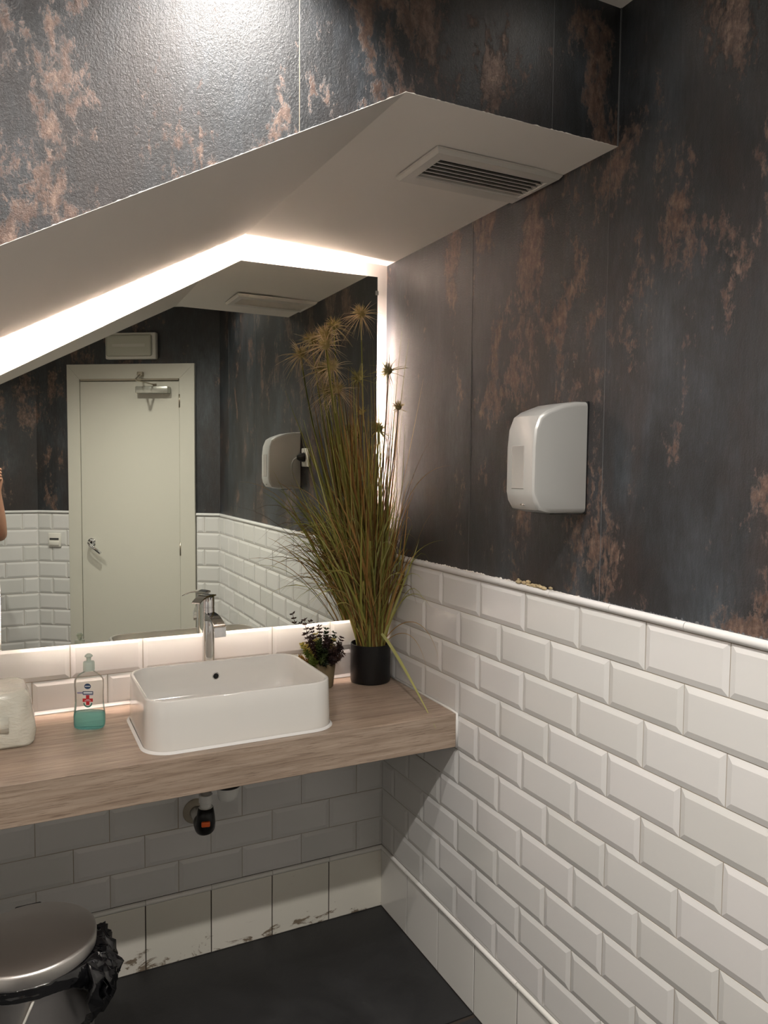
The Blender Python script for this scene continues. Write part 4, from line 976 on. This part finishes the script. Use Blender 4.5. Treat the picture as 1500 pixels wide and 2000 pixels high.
    for sx in (-1, 1):
        bm = bmesh.new(); bmesh.ops.create_uvsphere(bm, u_segments=16, v_segments=10, radius=0.0115, matrix=Matrix.Translation((sx*0.029, 0.0885, 1.580))); e = obj('eye', bm, EYE, hd_, smooth=True)
        bm = bmesh.new(); bmesh.ops.create_uvsphere(bm, u_segments=12, v_segments=8, radius=0.0052, matrix=Matrix.Translation((sx*0.029, 0.0955, 1.580))); obj('iris', bm, IR, hd_, smooth=True)
        bm = bmesh.new(); bmesh.ops.create_uvsphere(bm, u_segments=16, v_segments=10, radius=1, matrix=Matrix.Translation((sx*0.074, 0.012, 1.568))@Matrix.Diagonal((0.008, 0.017, 0.030, 1))); obj('ear', bm, SK, hd_, smooth=True)
    bm = bmesh.new(); bmesh.ops.create_uvsphere(bm, u_segments=16, v_segments=8, radius=1, matrix=Matrix.Translation((0, 0.1085, 1.519))@Matrix.Diagonal((0.024, 0.008, 0.007, 1))); obj('mouth', bm, LIP, hd_, smooth=True)
    HA = Mat('hair', (0.035, 0.020, 0.012), 0.45); HA.bump(HA.noise(HA.pos((60, 60, 4)), 12, 3), 0.6, 0.004)
    bm = bmesh.new(); bmesh.ops.create_uvsphere(bm, u_segments=36, v_segments=24, radius=1)
    for q in list(bm.verts):
        x, y, z = q.co
        cut = 0.55-0.9*max(0, -y) if y > 0 else -0.9
        k = 1.0 if z > (0.45*y+0.12 if y > -0.1 else -1.2) else 0.86
        drop = 0.10*max(0, -z)*(1 if y < 0 else 0)
        q.co = (0.083*x*k, 0.103*y*k+0.012, 0.127*z*k+1.583-drop)
    obj('hair', bm, HA.m, t, smooth=True)
    # dress: lofted tube following the torso, flaring to the knee
    DR = Mat('grey_cloth', (0.20, 0.20, 0.21), 0.85).m; rg = []
    for z, rx, ry, yc in ((0.66, 0.262, 0.185, 0.0), (0.75, 0.235, 0.168, 0), (0.86, 0.205, 0.150, 0), (0.95, 0.180, 0.135, 0), (1.05, 0.150, 0.115, 0), (1.10, 0.140, 0.110, 0), (1.20, 0.150, 0.120, 0.004), (1.28, 0.152, 0.118, 0.0), (1.34, 0.150, 0.100, -0.004), (1.375, 0.125, 0.080, -0.004), (1.39, 0.09, 0.068, 0.0)):
        rg.append([((rx+0.006*math.sin(k*PI/4)*(z < 1))*math.cos(2*PI*k/48), yc+ry*math.sin(2*PI*k/48), z) for k in range(48)])
    o = obj('dress', loft(rg), DR, t, smooth=True); o.modifiers.new('s', 'SOLIDIFY').thickness = 0.003
    bm = tube([(0.2835+0.036*math.cos(a), 0.035+0.036*math.sin(a), 1.215+0.004*math.sin(a)) for a in [2*PI*i/24 for i in range(25)]], 0.0018, 6, False)
    for s in (1, -1):
        obj('shoe', loft([[(0.100*s+p[0]*k, 0.028+p[1]*k, z) for p in [(0.046*math.cos(2*PI*i/28), 0.128*math.sin(2*PI*i/28), 0) for i in range(28)]] for z, k in ((0.001, 0.97), (0.012, 1.0), (0.03, 0.98), (0.048, 0.86), (0.058, 0.62))], cap0=True, cap1=True), WPLA, t, smooth=True)
    ph = empty('phone', (ox+0.208, oy+0.238, 1.520)); tag(ph, 'dark smartphone held up in both hands', 'phone')
    obj('phone_case', box((-0.037, -0.004, -0.076), (0.037, 0.004, 0.076), 0.0035, 3), BPLA, ph, auto=40)
    obj('lens_bump', box((0.008, 0.0038, 0.036), (0.032, 0.0062, 0.070), 0.001), Mat('lens_glass', (0.02, 0.02, 0.025), 0.08).m, ph)
make_person()
